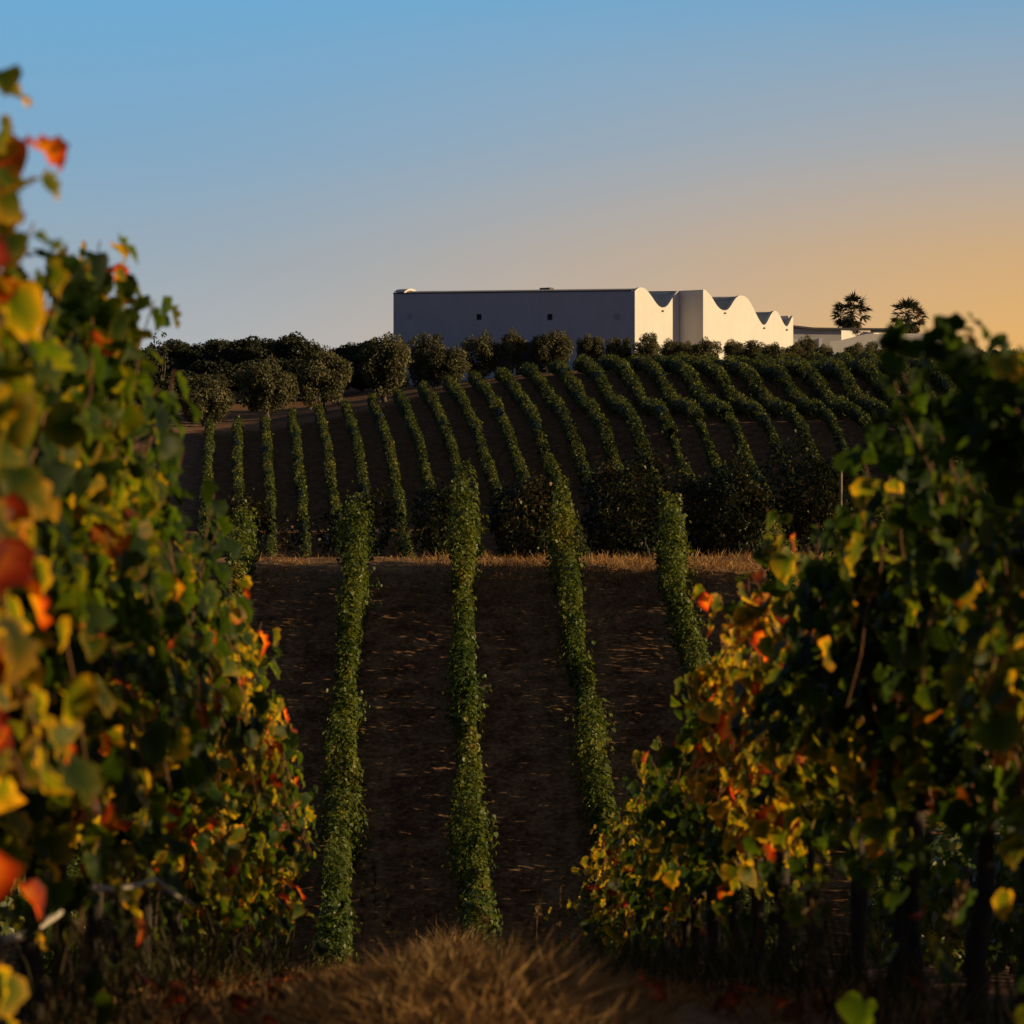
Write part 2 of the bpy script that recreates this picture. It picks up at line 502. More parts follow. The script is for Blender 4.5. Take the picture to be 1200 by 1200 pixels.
# ------------------------------------------------------------------ hedged vine rows (mid and far)
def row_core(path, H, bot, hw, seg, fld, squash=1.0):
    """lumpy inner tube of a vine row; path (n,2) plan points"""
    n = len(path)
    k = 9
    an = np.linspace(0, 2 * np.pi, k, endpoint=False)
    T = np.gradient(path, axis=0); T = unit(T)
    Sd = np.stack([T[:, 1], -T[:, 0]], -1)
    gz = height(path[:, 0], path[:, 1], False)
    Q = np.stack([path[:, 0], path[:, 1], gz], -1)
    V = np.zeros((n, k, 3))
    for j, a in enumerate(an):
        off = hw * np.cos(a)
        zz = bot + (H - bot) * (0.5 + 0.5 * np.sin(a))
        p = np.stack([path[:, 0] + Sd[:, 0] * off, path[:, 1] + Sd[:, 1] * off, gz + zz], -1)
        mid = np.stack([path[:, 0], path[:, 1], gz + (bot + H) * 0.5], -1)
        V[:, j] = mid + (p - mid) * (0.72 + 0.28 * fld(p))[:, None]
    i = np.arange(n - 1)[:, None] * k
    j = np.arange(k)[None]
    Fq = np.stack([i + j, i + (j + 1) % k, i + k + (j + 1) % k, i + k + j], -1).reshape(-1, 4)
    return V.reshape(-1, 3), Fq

def row_leaves(path, H, bot, hw, per_m, size, tmpl, fld, fld2, rs, spill=0.25, tone0=0.3, tonev=0.3, lumpy=1.0, rise=0.0):
    seg = np.linalg.norm(np.diff(path, axis=0), axis=1)
    L = seg.sum()
    n = int(L * per_m)
    cum = np.concatenate([[0], np.cumsum(seg)])
    s = np.sort(rs.rand(n) * L)
    px = np.interp(s, cum, path[:, 0]); pd = np.interp(s, cum, path[:, 1])
    Tx = np.interp(s, cum, np.gradient(path[:, 0])); Td = np.interp(s, cum, np.gradient(path[:, 1]))
    T = unit(np.stack([Tx, Td], -1))
    Sd = np.stack([T[:, 1], -T[:, 0]], -1)
    base = np.stack([px, pd, height(px, pd, False)], -1)
    a = rs.rand(n) * 2 * np.pi
    lump = fld(base * np.array([1, 1, 1]) + np.stack([np.cos(a), np.sin(a), a * 0], -1) * 0.7)
    r = (0.78 + 0.3 * rs.rand(n) ** 1.5 + 0.26 * lumpy * lump)
    if lumpy >= 1.0: r = np.where(rs.rand(n) < 0.3, r * (0.25 + 0.6 * rs.rand(n)), r)
    r += (rs.rand(n) < 0.06) * rs.rand(n) * spill * 2
    off = hw * np.cos(a) * r
    Hv = H * (1 + 0.10 * fld2(base) + rise * sstep(L - 2.6, L - 0.6, s))
    off = off * (1 + 1.6 * rise * sstep(L - 2.2, L - 0.8, s))
    zc = (bot + Hv) / 2
    zz = zc + (Hv - bot) / 2 * np.sin(a) * r
    zz += (rs.rand(n) < 0.03) * (np.sin(a) > 0.5) * rs.rand(n) * spill
    P = base + np.stack([Sd[:, 0] * off, Sd[:, 1] * off, np.maximum(zz, 0.05)], -1)
    outw = np.stack([Sd[:, 0] * np.cos(a), Sd[:, 1] * np.cos(a), 0.7 * np.sin(a) + 0.45], -1)
    Nn = outw + rs.normal(size=(n, 3)) * 0.55
    Tt = np.stack([Sd[:, 0] * np.cos(a) * 0.5, Sd[:, 1] * np.cos(a) * 0.5, -np.ones(n)], -1) + rs.normal(size=(n, 3)) * 0.5
    if lumpy > 1.2:      # loose shoots sticking out of the hedge in places
        pk = (fld2(base * 2.3) > 0.75) & (rs.rand(n) < 0.35)
        P = P + pk[:, None] * np.stack([Sd[:, 0] * np.cos(a), Sd[:, 1] * np.cos(a), 0.8 * np.abs(np.sin(a))], -1) * (0.32 * rs.rand(n))[:, None]
    tone = np.clip(tone0 + tonev * (0.6 * fld2(P * 1.7) + 0.6 * rs.normal(size=n)), 0, 1)
    sz = size * (0.65 + 0.7 * rs.rand(n))
    return leaves(P, Nn, Tt, sz, tmpl, tone, rs.rand(n), rs=rs)

_trunk = {}
def trunk_copy(h):
    key = round(h, 2)
    if key not in _trunk:
        g = Geo()
        g.tube([(0, 0, -0.1), (0.03, 0.02, h * 0.35), (-0.02, 0.03, h * 0.7), (0, 0, h)], [0.05, 0.036, 0.033, 0.038], 6)
        _trunk[key] = g.build('trunk', M_bark, None, True)
        return _trunk[key]
    c = _trunk[key].copy()
    C.objects.link(c)
    return c
fl1, fl2, fl3 = Field(11, 0.55), Field(12, 1.6), Field(13, 3.0)
def vine_row(path, H, bot, hw, per_m, size, tmpl, mat, seed, label, group, cat='vine row', trunks=True, tone0=0.3, tonev=0.3, core=0.75, posts=False, origin=None, f1=fl1, trunk_step=1.1, lumpy=1.0, rise=0.0):
    rs = np.random.RandomState(seed)
    path = np.asarray(path, float)
    o0 = np.array([path[0, 0], path[0, 1], float(height(path[0, 0], path[0, 1], False))])
    root = empty('vine_row', tuple(o0))
    tag(root, label, cat, group)
    LV, LF, LC = row_leaves(path, H, bot, hw, per_m, size, tmpl, f1, fl2, rs, tone0=tone0, tonev=tonev, lumpy=lumpy, rise=rise)
    Vs, Fs, Cs = [LV], [LF], [LC]
    faces = [LF]
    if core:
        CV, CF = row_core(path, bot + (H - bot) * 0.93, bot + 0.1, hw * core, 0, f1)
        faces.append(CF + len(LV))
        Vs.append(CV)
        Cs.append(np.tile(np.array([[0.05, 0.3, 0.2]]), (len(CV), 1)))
    make_mesh('foliage', np.concatenate(Vs) - o0, faces, mat, root, False, np.concatenate(Cs))
    if trunks:
        seg = np.linalg.norm(np.diff(path, axis=0), axis=1); cum = np.concatenate([[0], np.cumsum(seg)])
        for s in np.arange(0.3, cum[-1], trunk_step):
            tx, td = np.interp(s, cum, path[:, 0]), np.interp(s, cum, path[:, 1])
            z = float(height(tx, td, False))
            tk = trunk_copy(bot + 0.35)
            tk.parent = root
            tk.location = (tx - o0[0], td - o0[1], z - o0[2])
            tk.rotation_euler = (0, 0, rs.rand() * 6.28)
    return root

ORD = ['first','second','third','fourth','fifth','sixth','seventh','eighth','ninth','tenth','eleventh','twelfth','thirteenth','fourteenth','fifteenth','sixteenth','seventeenth','eighteenth','nineteenth','twentieth','twenty-first','twenty-second','twenty-third','twenty-fourth','twenty-fifth','twenty-sixth','twenty-seventh','twenty-eighth','twenty-ninth','thirtieth','thirty-first','thirty-second']

# mid slope rows, straight up the bank to the crest
wob = F2(21, 5.0)
mid_labels = {
    -9.9: 'green vine row on the near bank mostly behind the left vines, far left',
    -7.1: 'vine row on the near bank mostly hidden by the left vines, its end showing',
    -4.28: 'long narrow green vine row on the dark bank, nearest to the left foreground vines',
    -1.40: 'long narrow green vine row running down the middle of the dark bank to the grass',
    1.40: 'long narrow vine row on the dark bank, leaning right behind the right vines',
    4.22: 'short visible vine row at the bank crest, its foot hidden by the right vines',
    7.05: 'green vine row on the near bank hidden behind the right vines except its top',
    9.9: 'green vine row furthest right on the near bank behind the right vines'}
for i, x92 in enumerate(MID_X0):
    dd = np.arange(66, 92.4 if x92 < 6 else 91.0, 0.35)
    path = np.stack([mid_x(x92, dd) + 0.13 * wob(dd * 0 + x92 * 3, dd), dd], -1)
    H = 1.72
    vine_row(path, H, 0.24, 0.235, 950, 0.085, (ML_V, ML_F), M_midvine, 100 + i, mid_labels[x92], 'vine rows on the near bank', tone0=0.42, tonev=0.15, core=0, lumpy=1.4, rise=0.24 if -6 < x92 < 6 else 0.0)

# plot beyond the crest: short oblique rows whose ends show over the bank
beyond = [(552, 488, 97.3, 1.95, 'bushy end of a vine row behind the crest, left of the middle row'),
          (660, 576, 97.5, 2.15, 'bushy rounded vine row end behind the crest at the top of the right leaning row'),
          (778, 684, 97.5, 2.3, 'broad dark vine row end behind the crest left of the short bank row'),
          (905, 782, 97.8, 2.35, 'broad dark vine row end behind the crest right of the short bank row'),
          (1010, 902, 98.2, 2.5, 'dark vine row end furthest right behind the crest, beside a wooden post'),
          (448, 402, 97.0, 1.5, 'small leafy vine clump behind the crest around the leftmost long row'),
          (398, 362, 97.0, 1.15, 'low bright green bush on the crest left of the leftmost long row'),
          (358, 322, 97.0, 1.19, 'low dark vine bush on the crest near the left foreground vines'),
          (312, 268, 97.0, 1.75, 'leafy vine row end behind the crest touching the left foreground vines'),
          (494, 480, 96.8, 1.0, 'small pale green bush standing alone on the crest')]
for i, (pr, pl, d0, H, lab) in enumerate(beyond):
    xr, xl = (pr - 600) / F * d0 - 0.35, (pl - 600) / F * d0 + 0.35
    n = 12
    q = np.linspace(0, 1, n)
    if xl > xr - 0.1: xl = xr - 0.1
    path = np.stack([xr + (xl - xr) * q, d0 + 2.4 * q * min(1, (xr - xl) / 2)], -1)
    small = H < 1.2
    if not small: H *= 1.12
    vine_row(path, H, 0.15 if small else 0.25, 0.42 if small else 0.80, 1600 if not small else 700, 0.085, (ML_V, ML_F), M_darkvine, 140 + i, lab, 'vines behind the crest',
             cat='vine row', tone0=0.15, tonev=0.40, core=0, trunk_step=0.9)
g = Geo()
pz = float(height(9.35, 97.0, False))
g.tube([(0, 0, -0.3), (0.01, 0, 1.0), (0.02, 0, 2.45)], [0.05, 0.05, 0.045], 8)
post = g.build('trellis_post', M_post)
post.location = (9.33, 97.0, pz)
tag(post, 'weathered wooden trellis post standing among the dark vines right of the crest', 'post')

# far slope rows
for i, x0 in enumerate(FAR_X0):
    xt = far_x(x0, 350)
    d1 = float(far_top(xt)) + R.uniform(-0.6, 0.6)
    tk = float(track_d(far_x(x0, 300)))
    dd = np.arange(tk + 0.3, d1, 0.9)
    path = np.stack([far_x(x0, dd) + 0.10 * wob(dd * 0.5 + x0, dd * 0.5), dd], -1)
    nm = ORD[i]
    hh = 1.65 + 0.2 * sstep(0, 20, xt)
    ww = 0.40 + 0.24 * sstep(-12, 16, xt)
    vine_row(path, hh, 0.35, ww, 230, 0.135, (TL_V, TL_F), M_farvine, 200 + i,
             'upper vine row on the far hillside, %s from the left, below the olive trees' % nm, 'upper vine rows on the far hillside', trunks=False, tone0=0.5, tonev=0.3, core=0.8, lumpy=0.5)
    dd = np.arange(268, tk - 0.3, 0.9)
    path = np.stack([far_x(x0, dd) + 0.10 * wob(dd * 0.5 + x0, dd * 0.5), dd], -1)
    vine_row(path, 1.5, 0.3, 0.40, 170, 0.135, (TL_V, TL_F), M_farvine, 240 + i,
             'lower vine row on the far hillside below the dirt track, %s from the left' % nm, 'lower vine rows on the far hillside', trunks=False, tone0=0.42, tonev=0.3, core=0.8, lumpy=0.5)

# ------------------------------------------------------------------ trees
def blob_crown(rs, blobs, per, size, tmpl, tone0=0.5, down=0.3):
    Ps, Ns, Ts, tn = [], [], [], []
    for (bx, by, bz, br) in blobs:
        n = int(per * br * br)
        dirs = unit(rs.normal(size=(n, 3)))
        r = br * (0.55 + 0.5 * rs.rand(n) ** 0.6)
        p = np.array([bx, by, bz]) + dirs * r[:, None] * np.array([1, 1, 0.9])
        Ps.append(p)
        Ns.append(dirs * 0.7 + np.array([0, 0, 0.4]) + rs.normal(size=(n, 3)) * 0.6)
        Ts.append(dirs + np.array([0, 0, -down]) + rs.normal(size=(n, 3)) * 0.6)
        tn.append(tone0 + 0.13 * rs.normal() + 0.14 * rs.normal(size=n))
    P = np.concatenate(Ps)
    n = len(P)
    return leaves(P, np.concatenate(Ns), np.concatenate(Ts), size * (0.6 + 0.8 * rs.rand(n)), tmpl, np.clip(np.concatenate(tn), 0, 1), rs.rand(n), rs=rs)

def make_tree(name, seed, W_, H_, trunk_h, mat, per=260, size=0.34, nb=26, spread=1.0, trunk_r=0.22):
    """tree standing at the origin: crown W_ wide, H_ tall in all"""
    rs = np.random.RandomState(seed)
    root = empty(name, (0, 0, 0))
    blobs = []
    ch = H_ - trunk_h
    for b in range(nb):
        q = unit(rs.normal(size=3)) * (0.45 + 0.55 * rs.rand()) ** 0.8
        br = W_ * (0.085 + 0.085 * rs.rand()) * spread
        lop = 1 + 0.18 * math.sin(2 * math.atan2(q[1], q[0]) + seed)
        zc = trunk_h + ch * (0.52 + 0.46 * q[2]) - br * 0.45 * (1 + q[2]) * 0.5
        blobs.append((q[0] * (0.5 * W_ - br * 0.7) * lop, q[1] * (0.5 * W_ - br * 0.7) * lop, max(zc, trunk_h * 0.8 + br * 0.5), br))
    LV, LF, LC = blob_crown(rs, blobs, per, size, (OL_V * np.array([2.0, 1, 1, 1]), OL_F))
    make_mesh('crown', LV, LF, mat, root, False, LC)
    g = Geo()
    lean = rs.normal(size=2) * 0.25
    top = np.array([lean[0], lean[1], trunk_h + ch * 0.25])
    g.tube([(0, 0, -0.4), (lean[0] * 0.2, lean[1] * 0.2, trunk_h * 0.5), tuple(top)], [trunk_r * 1.35, trunk_r, trunk_r * 0.7], 8)
    for b in blobs[:9]:
        e = np.array(b[:3])
        g.tube([top * 0.9, (top + e) / 2 + rs.normal(size=3) * 0.15, e], [trunk_r * 0.6, trunk_r * 0.3, 0.03], 5)
    g.build('trunk', M_olivebark, root, True)
    return root
tree_protos = {}
def place_tree(kind, var, px, top_y, d, width_px, label, group, rz=0.0, base_z=None):
    """kind: olive / dark; sized from its height and width in metres"""
    x = (px - 600) / F * d
    z = float(height(x, d, False)) if base_z is None else base_z
    zt = (600 - top_y) / F * d
    Hm, Wm = zt - z, width_px / F * d
    key = (kind, var)
    if key not in tree_protos:
        name = 'olive_tree' if kind == 'olive' else 'dark_tree'
        if kind == 'olive':
            t = make_tree(name, 300 + var, 5.6, 5.4, 0.5, M_olive, 430, 0.24, 46)
        else:
            t = make_tree(name, 340 + var, 6.0, 6.5, 0.8, M_wood_leaf, 300, 0.34, 44, 1.15)
        tree_protos[key] = (t, (5.6, 5.4) if kind == 'olive' else (6.0, 6.5), [0])
    t, (w0, h0), used = tree_protos[key]
    o = t if not used[0] else copy_tree(t)
    used[0] = 1
    o.location = (x, d, z)
    o.rotation_euler = (0, 0, rz)
    o.scale = (Wm / w0, Wm / w0, Hm / h0)
    tag(o, label, 'tree', group)
    return o

OG = 'olive trees along the hilltop track'
olives = [  # px, top y, distance, width px, label
    (190, 455, 352, 58, 'olive tree half hidden behind the left vine leaves, leftmost on the track'),
    (240, 436, 352, 72, 'low spreading grey olive tree, nearest the left vine leaves'),
    (313, 415, 356, 66, 'round grey olive tree with a dense crown to the ground, second from the left vines'),
    (380, 407, 360, 66, 'pale grey olive tree with a visible forked trunk on the track'),
    (452, 391, 364, 76, 'large dark olive tree at the left corner of the white building'),
    (522, 403, 365, 62, 'rounded olive tree in front of the left part of the shaded white wall'),
    (500, 388, 371, 50, 'dark olive tree standing behind the rounded one by the left part of the white wall'),
    (566, 386, 369, 50, 'upright olive tree below the second small window'),
    (600, 385, 369, 36, 'slim pointed olive tree left of the dark doorway'),
    (646, 387, 368, 60, 'wide dark olive tree in front of the third small window'),
    (692, 391, 369, 36, 'small olive tree right of the wide dark one'),
    (726, 394, 370, 36, 'small olive tree just left of the building corner'),
]
for i, (px, ty, dd, w, lab) in enumerate(olives):
    place_tree('olive', i % 5, px, ty, dd, w, lab, OG, rz=i * 1.3)
SG = 'young olives along the sunlit wall'
small = [(757, 392, 36), (785, 400, 34), (806, 402, 28), (828, 397, 36), (860, 400, 30), (884, 401, 34), (908, 404, 28), (931, 404, 30), (966, 405, 26), (1000, 404, 30), (1030, 402, 40), (1060, 404, 36), (1090, 402, 40)]
small_where = ['with a tall ragged top at the building corner', 'before the first sunlit wall panel', 'at the foot of the shaded notch', 'tall one at the second sunlit corner', 'below the second roof dip', 'below the tall round roof wave',
               'below the third roof dip', 'at the far end of the sunlit wall', 'right of the leafy green tree by the low wall', 'in front of the low grey wall', 'wide one before the low annexe wall', 'below the second palm tree', 'behind the right foreground leaves']
for i, (px, ty, w) in enumerate(small):
    ty -= 3
    place_tree('olive', (i * 2 + 1) % 5, px, ty, 368 + (i % 3) * 1.5, w, 'small bushy olive ' + small_where[i], SG, rz=i * 2.1)
place_tree('olive', 2, 945, 391, 371, 28, 'leafy upright green tree between the sunlit wall and the low annexe', None, rz=1.0)
DG = 'dark trees on the hilltop behind the olives'
dark = [(168, 398, 400, 60), (205, 401, 420, 56), (232, 400, 415, 50), (262, 398, 430, 46), (286, 391, 415, 54), (318, 392, 430, 50), (345, 393, 422, 52), (370, 396, 425, 40), (398, 400, 415, 40), (418, 402, 428, 34), (440, 392, 410, 56),
        (470, 396, 400, 40), (210, 428, 385, 74), (255, 424, 388, 70), (300, 422, 390, 70), (345, 416, 388, 66), (390, 414, 390, 60), (425, 410, 392, 50), (180, 440, 380, 60)]
dlab = ['hidden behind the left vine leaves', 'just right of the tall cypress', 'with a flat crown right of the cypress', 'in the low dip of the skyline', 'with the highest crown on the left skyline', 'right of the highest skyline crown', 'with a ragged top in the middle of the left skyline',
        'small one sloping down to the gap in the skyline', 'small one at the gap in the skyline', 'small one left of the white building', 'bulky one touching the white building corner', 'behind the olive at the white building corner',
        'low one in the front hedge behind the spreading olive', 'low one in the front hedge above the gap of two olives', 'low one in the front hedge behind the round olive', 'low one in the front hedge left of the forked olive', 'low one in the front hedge behind the forked olive', 'low one in the front hedge beside the large dark olive', 'low one in the front hedge behind the leftmost olive']
for i, (px, ty, dd, w) in enumerate(dark):
    ty += (5, -4, 3, -2, 0, 4, -3, 6, 2, -1)[i % 10]
    place_tree('dark', i % 4, px, ty, dd, w * 1.15, 'dark evergreen tree ' + dlab[i], DG, rz=i * 1.7)
cy = make_tree('cypress_tree', 391, 1.9, 8.5, 0.6, M_wood_leaf, 420, 0.3, 34, 1.0)
cd = 380; cx = (186 - 600) / F * cd; cz = float(height(cx, cd, False))
cy.location = (cx, cd, cz); cy.scale = (1.1, 1.1, ((600 - 377) / F * cd - cz) / 8.5)
tag(cy, 'tall narrow dark cypress on the skyline beside the left vine leaves', 'tree')

def make_palm(seed, R_, trunk_h):
    rs = np.random.RandomState(seed)
    root = empty('palm_tree', (0, 0, 0))
    V_, F_, C_ = [], [], []
    nv = 0
    Ps, Ns, Ts, sz, tone = [], [], [], [], []
    g = Geo()
    for i in range(78):
        a = rs.rand() * 6.283
        el = math.radians(rs.uniform(-55, 80)) if i < 50 else math.radians(rs.uniform(-85, -50))
        L = R_ * (0.55 + 0.25 * rs.rand()) * (1.0 if el > -0.3 else 0.85)
        dirv = np.array([math.cos(a) * math.cos(el), math.sin(a) * math.cos(el), math.sin(el)])
        tip = dirv * L + np.array([0, 0, -0.10 * R_])
        base = np.array([0, 0, trunk_h])
        g.tube([base, base + tip * 0.55 + np.array([0, 0, 0.04]), base + tip], [0.03, 0.022, 0.012], 4)
        # fan of blades at the end of the stalk
        side = unit(np.cross(dirv, [0, 0, 1]) + 1e-6)
        upv = np.cross(side, dirv)
        for b in np.linspace(-1.25, 1.25, 13):
            bd = dirv * math.cos(b) + side * math.sin(b) + np.array([0, 0, -0.28 - 0.25 * rs.rand()])
            Ps.append(base + tip); Ts.append(bd); Ns.append(upv + rs.normal(size=3) * 0.3)
            sz.append(R_ * (0.42 + 0.16 * rs.rand())); tone.append(np.clip(rs.normal(0.35 if el > -0.7 else 0.8, 0.12), 0, 1))
    LV, LF, LC = leaves(np.array(Ps), np.array(Ns), np.array(Ts), np.array(sz), (OL_V * np.array([0.55, 1, 1, 1]), OL_F), np.array(tone), rs.rand(len(Ps)), 0.1, 0.35, rs=rs)
    cr = make_mesh('fronds', LV, LF, M_palm, root, False, LC)
    g.build('frond_stalks', M_olivebark, cr)
    t = Geo()
    zz = np.linspace(-0.5, trunk_h, 9)
    t.tube(np.stack([zz * 0.01, zz * 0, zz], -1), 0.26 + 0.08 * (zz < 1) + 0.02 * np.sin(zz * 9), 9)
    t.build('trunk', M_olivebark, root, True)
    return root
for i, (px, cyy, r, lab) in enumerate([(998, 366, 2.45, 'palm tree with drooping skirt rising behind the flat annexe roof'), (1064, 370, 2.3, 'palm tree partly hidden behind the right vine leaves')]):
    d = 440
    xx = (px - 600) / F * d
    z = float(height(xx, d, False))
    p = make_palm(400 + i, r, (600 - cyy) / F * d - z)
    p.location = (xx, d, z)
    tag(p, lab, 'palm tree', 'palm trees behind the annexe')

# ------------------------------------------------------------------ winery building
AL = math.radians(36)
nvec = np.array([math.cos(AL), -math.sin(AL)])     # outward from the sunlit wall
vvec = np.array([math.sin(AL), math.cos(AL)])      # along the sunlit wall, away from the camera
DB = 378.0
B0 = np.array([(744 - 600) / F * DB, DB])
def solve_t(px, w):                                # along-wall position seen at column px when the wall stands w out
    k = (px - 600) / F
    q = B0 + nvec * w
    return (k * q[1] - q[0]) / (vvec[0] - k * vvec[1])
def wall_pts(pts, w):
    out = []
    for px, y in pts:
        t = solve_t(px, w)
        dd = (B0 + nvec * w + vvec * t)[1]
        out.append((t, (600 - y) / F * dd))
    return np.array(out)
seg1 = [(744,341),(746,339),(748,337.6),(750,336.9),(752,336.8),(754.5,337.5),(757,339),(759,341.2),(761,343.6),(763,346.3),(765,349.2),(767,352.3),(769,355),(771,357.4),(773,359.1),(775,360.1),(777,360.4),(779,360.1),(781,358.9),(783,356.9),(785,354),(788,349.2),(791,344.8),(793.5,341.9),(796,340.7)]
seg2 = [(824,341),(826.5,341),(829,342.2),(832,345.2),(835,349.5),(838,354.5),(841,359),(844,361.8),(847,363.4),(850,363.8),(853,362.5),(856,359.2),(859,354.2),(862,349.8),(865,347.2),(868,346.3),(871,346.6),(874,348.2),(877,351),(880,355.5),(883,361.3),(886,367.5),(889,373.4),(891.5,377.5),(893.5,380),(895.5,380.8),(897.5,379.5),(899.5,376.5),(902,371.2),(904.5,367),(907,364.6),(909,364.3),(911,365.6),(913.5,369),(916,374.2),(918.5,379.2),(920.5,381.8),(922,382.4),(923.5,381.2),(925.5,377.5),(927.5,372.8),(929.5,370)]
w1 = 0.0
T1 = wall_pts(seg1, w1)
# the second part steps out; find its step so that it starts where the first ends
tj = T1[-1, 0]
W2 = 3.0
for _ in range(30):
    W2 += 0.3 * (tj - solve_t(824, W2)) * -0.4
    q = B0 + nvec * W2 + vvec * tj
    px_now = 600 + q[0] / q[1] * F
    W2 += (824 - px_now) / F * DB / math.cos(AL) * 0.5
T2 = wall_pts(seg2, W2)
T2[:, 0] += tj - T2[0, 0]
T2[0, 1] = T2[1, 1] = max(T2[0, 1], T1[-1, 1])
def dens(T, k=3):                                  # smooth resample
    f = pchip(T[:, 0], T[:, 1])
    t = np.concatenate([np.linspace(a, b, k, endpoint=False) for a, b in zip(T[:-1, 0], T[1:, 0])] + [T[-1:, 0]])
    return np.stack([t, f(t)], -1)
T1, T2 = dens(T1), dens(T2)
zb = float(height(B0[0], B0[1], False)) - 1.5
origin = np.array([B0[0], B0[1], zb])
def W3(t, w, z):                                   # wall coordinates -> building-local coordinates
    p = nvec * w + vvec * t
    return np.array([p[0], p[1], z - zb])
bld = empty('winery_building', tuple(origin))
tag(bld, 'long white building with wave shaped roofline, one side sunlit and one in blue shade', 'building')
kk_ = (461 - 600) / F
LEN = -(kk_ * B0[1] - B0[0]) / (nvec[0] - kk_ * nvec[1])
def end_wall(T, wo, thick, name):
    g = Geo()
    n = len(T)
    for w, flip in ((wo, False), (wo - thick, True)):
        for i in range(n - 1):
            q = [W3(T[i,0], w, zb), W3(T[i+1,0], w, zb), W3(T[i+1,0], w, T[i+1,1]), W3(T[i,0], w, T[i,1])]
            if flip: q = q[::-1]
            g.add(q, [(0,1,2,3)])
    for i in range(n - 1):
        g.add([W3(T[i,0], wo, T[i,1]), W3(T[i+1,0], wo, T[i+1,1]), W3(T[i+1,0], wo-thick, T[i+1,1]), W3(T[i,0], wo-thick, T[i,1])], [(0,1,2,3)])
    for i in (0, n - 1):
        g.add([W3(T[i,0], wo, zb), W3(T[i,0], wo-thick, zb), W3(T[i,0], wo-thick, T[i,1]), W3(T[i,0], wo, T[i,1])], [(0,1,2,3)])
    return g.build(name, M_white, bld)
TH = 0.40
end_wall(T1, 0.0, TH, 'gable_wall')
end_wall(T2, W2, TH, 'gable_wall')
def roof_strip(T, w0, w1, drop, name, rise=0.0):
    g = Geo()
    Tt = T
    for i in range(len(T) - 1):
        q = [W3(T[i,0], w0, T[i,1]-drop), W3(T[i+1,0], w0, T[i+1,1]-drop), W3(T[i+1,0], w1, T[i+1,1]-drop+rise), W3(T[i,0], w1, T[i,1]-drop+rise)]
        g.add(q, [(0,1,2,3)])
    return g.build(name, M_roof, bld, True)
RISE = 0.95
roof_strip(T1, -TH, -LEN, 0.10, 'roof', RISE)
roof_strip(T2, W2 - TH, -LEN, 0.10, 'roof', RISE * (LEN + W2) / LEN)
# long shaded wall: slab from the corner to the left end
def slab(ta, tb, wa, wb, za, ztop_a, ztop_b, mat, name, parent=bld):
    g = Geo()
    V = [W3(ta,wa,za),W3(tb,wa,za),W3(tb,wb,za),W3(ta,wb,za),W3(ta,wa,ztop_a),W3(tb,wa,ztop_a),W3(tb,wb,ztop_b),W3(ta,wb,ztop_b)]
    g.add(V, [(0,3,2,1),(4,5,6,7),(0,1,5,4),(1,2,6,5),(2,3,7,6),(3,0,4,7)])
    return g.build(name, mat, parent)
z0 = T1[0, 1]
side = slab(0.0, TH, -TH - 0.003, -LEN, zb, z0, z0 + RISE, M_white, 'side_wall')
g = Geo()
cV = [W3(-0.06, -TH - 0.01, z0 + 0.004), W3(TH + 0.06, -TH - 0.01, z0 + 0.004), W3(TH + 0.06, -LEN - 0.02, z0 + RISE + 0.004), W3(-0.06, -LEN - 0.02, z0 + RISE + 0.004)]
cV += [v + np.array([0, 0, 0.12]) for v in cV]
g.add(cV, [(0,3,2,1),(4,5,6,7),(0,1,5,4),(1,2,6,5),(2,3,7,6),(3,0,4,7)])
g.build('coping', M_slab, bld)
# far closing walls
slab(TH + 0.003, T2[-1, 0] - TH, -LEN + TH, -LEN, zb, z0 - 5.2, z0 - 5.2, M_white, 'back_wall')
# notch wall, parallel to the long shaded wall
slab(tj - 0.0, tj + TH, W2 - TH - 0.003, 0.004, zb, T2[0, 1] - 0.003, T2[0, 1] - 0.003, M_white, 'notch_wall')
slab(T2[-1, 0] - TH, T2[-1, 0], W2 - TH - 0.003, -LEN, zb, T2[-1, 1] - 0.003, T2[-1, 1] - 0.003, M_white, 'end_wall')
# bright rounded end cap of the first roof wave at the left end
T1c = T1[T1[:, 0] < 4.6]
g = Geo()
for i in range(len(T1c) - 1):
    z_a, z_b = T1c[i,1] + RISE + 0.16, T1c[i+1,1] + RISE + 0.16
    wA, wB = -LEN + 1.6, -LEN
    g.add([W3(T1c[i,0], wA, z_a - 0.25), W3(T1c[i+1,0], wA, z_b - 0.25), W3(T1c[i+1,0], wA, z_b), W3(T1c[i,0], wA, z_a)], [(0,1,2,3)])
    g.add([W3(T1c[i,0], wA, z_a), W3(T1c[i+1,0], wA, z_b), W3(T1c[i+1,0], wB, z_b), W3(T1c[i,0], wB, z_a)], [(0,1,2,3)])
g.build('roof_edge', M_white, bld)
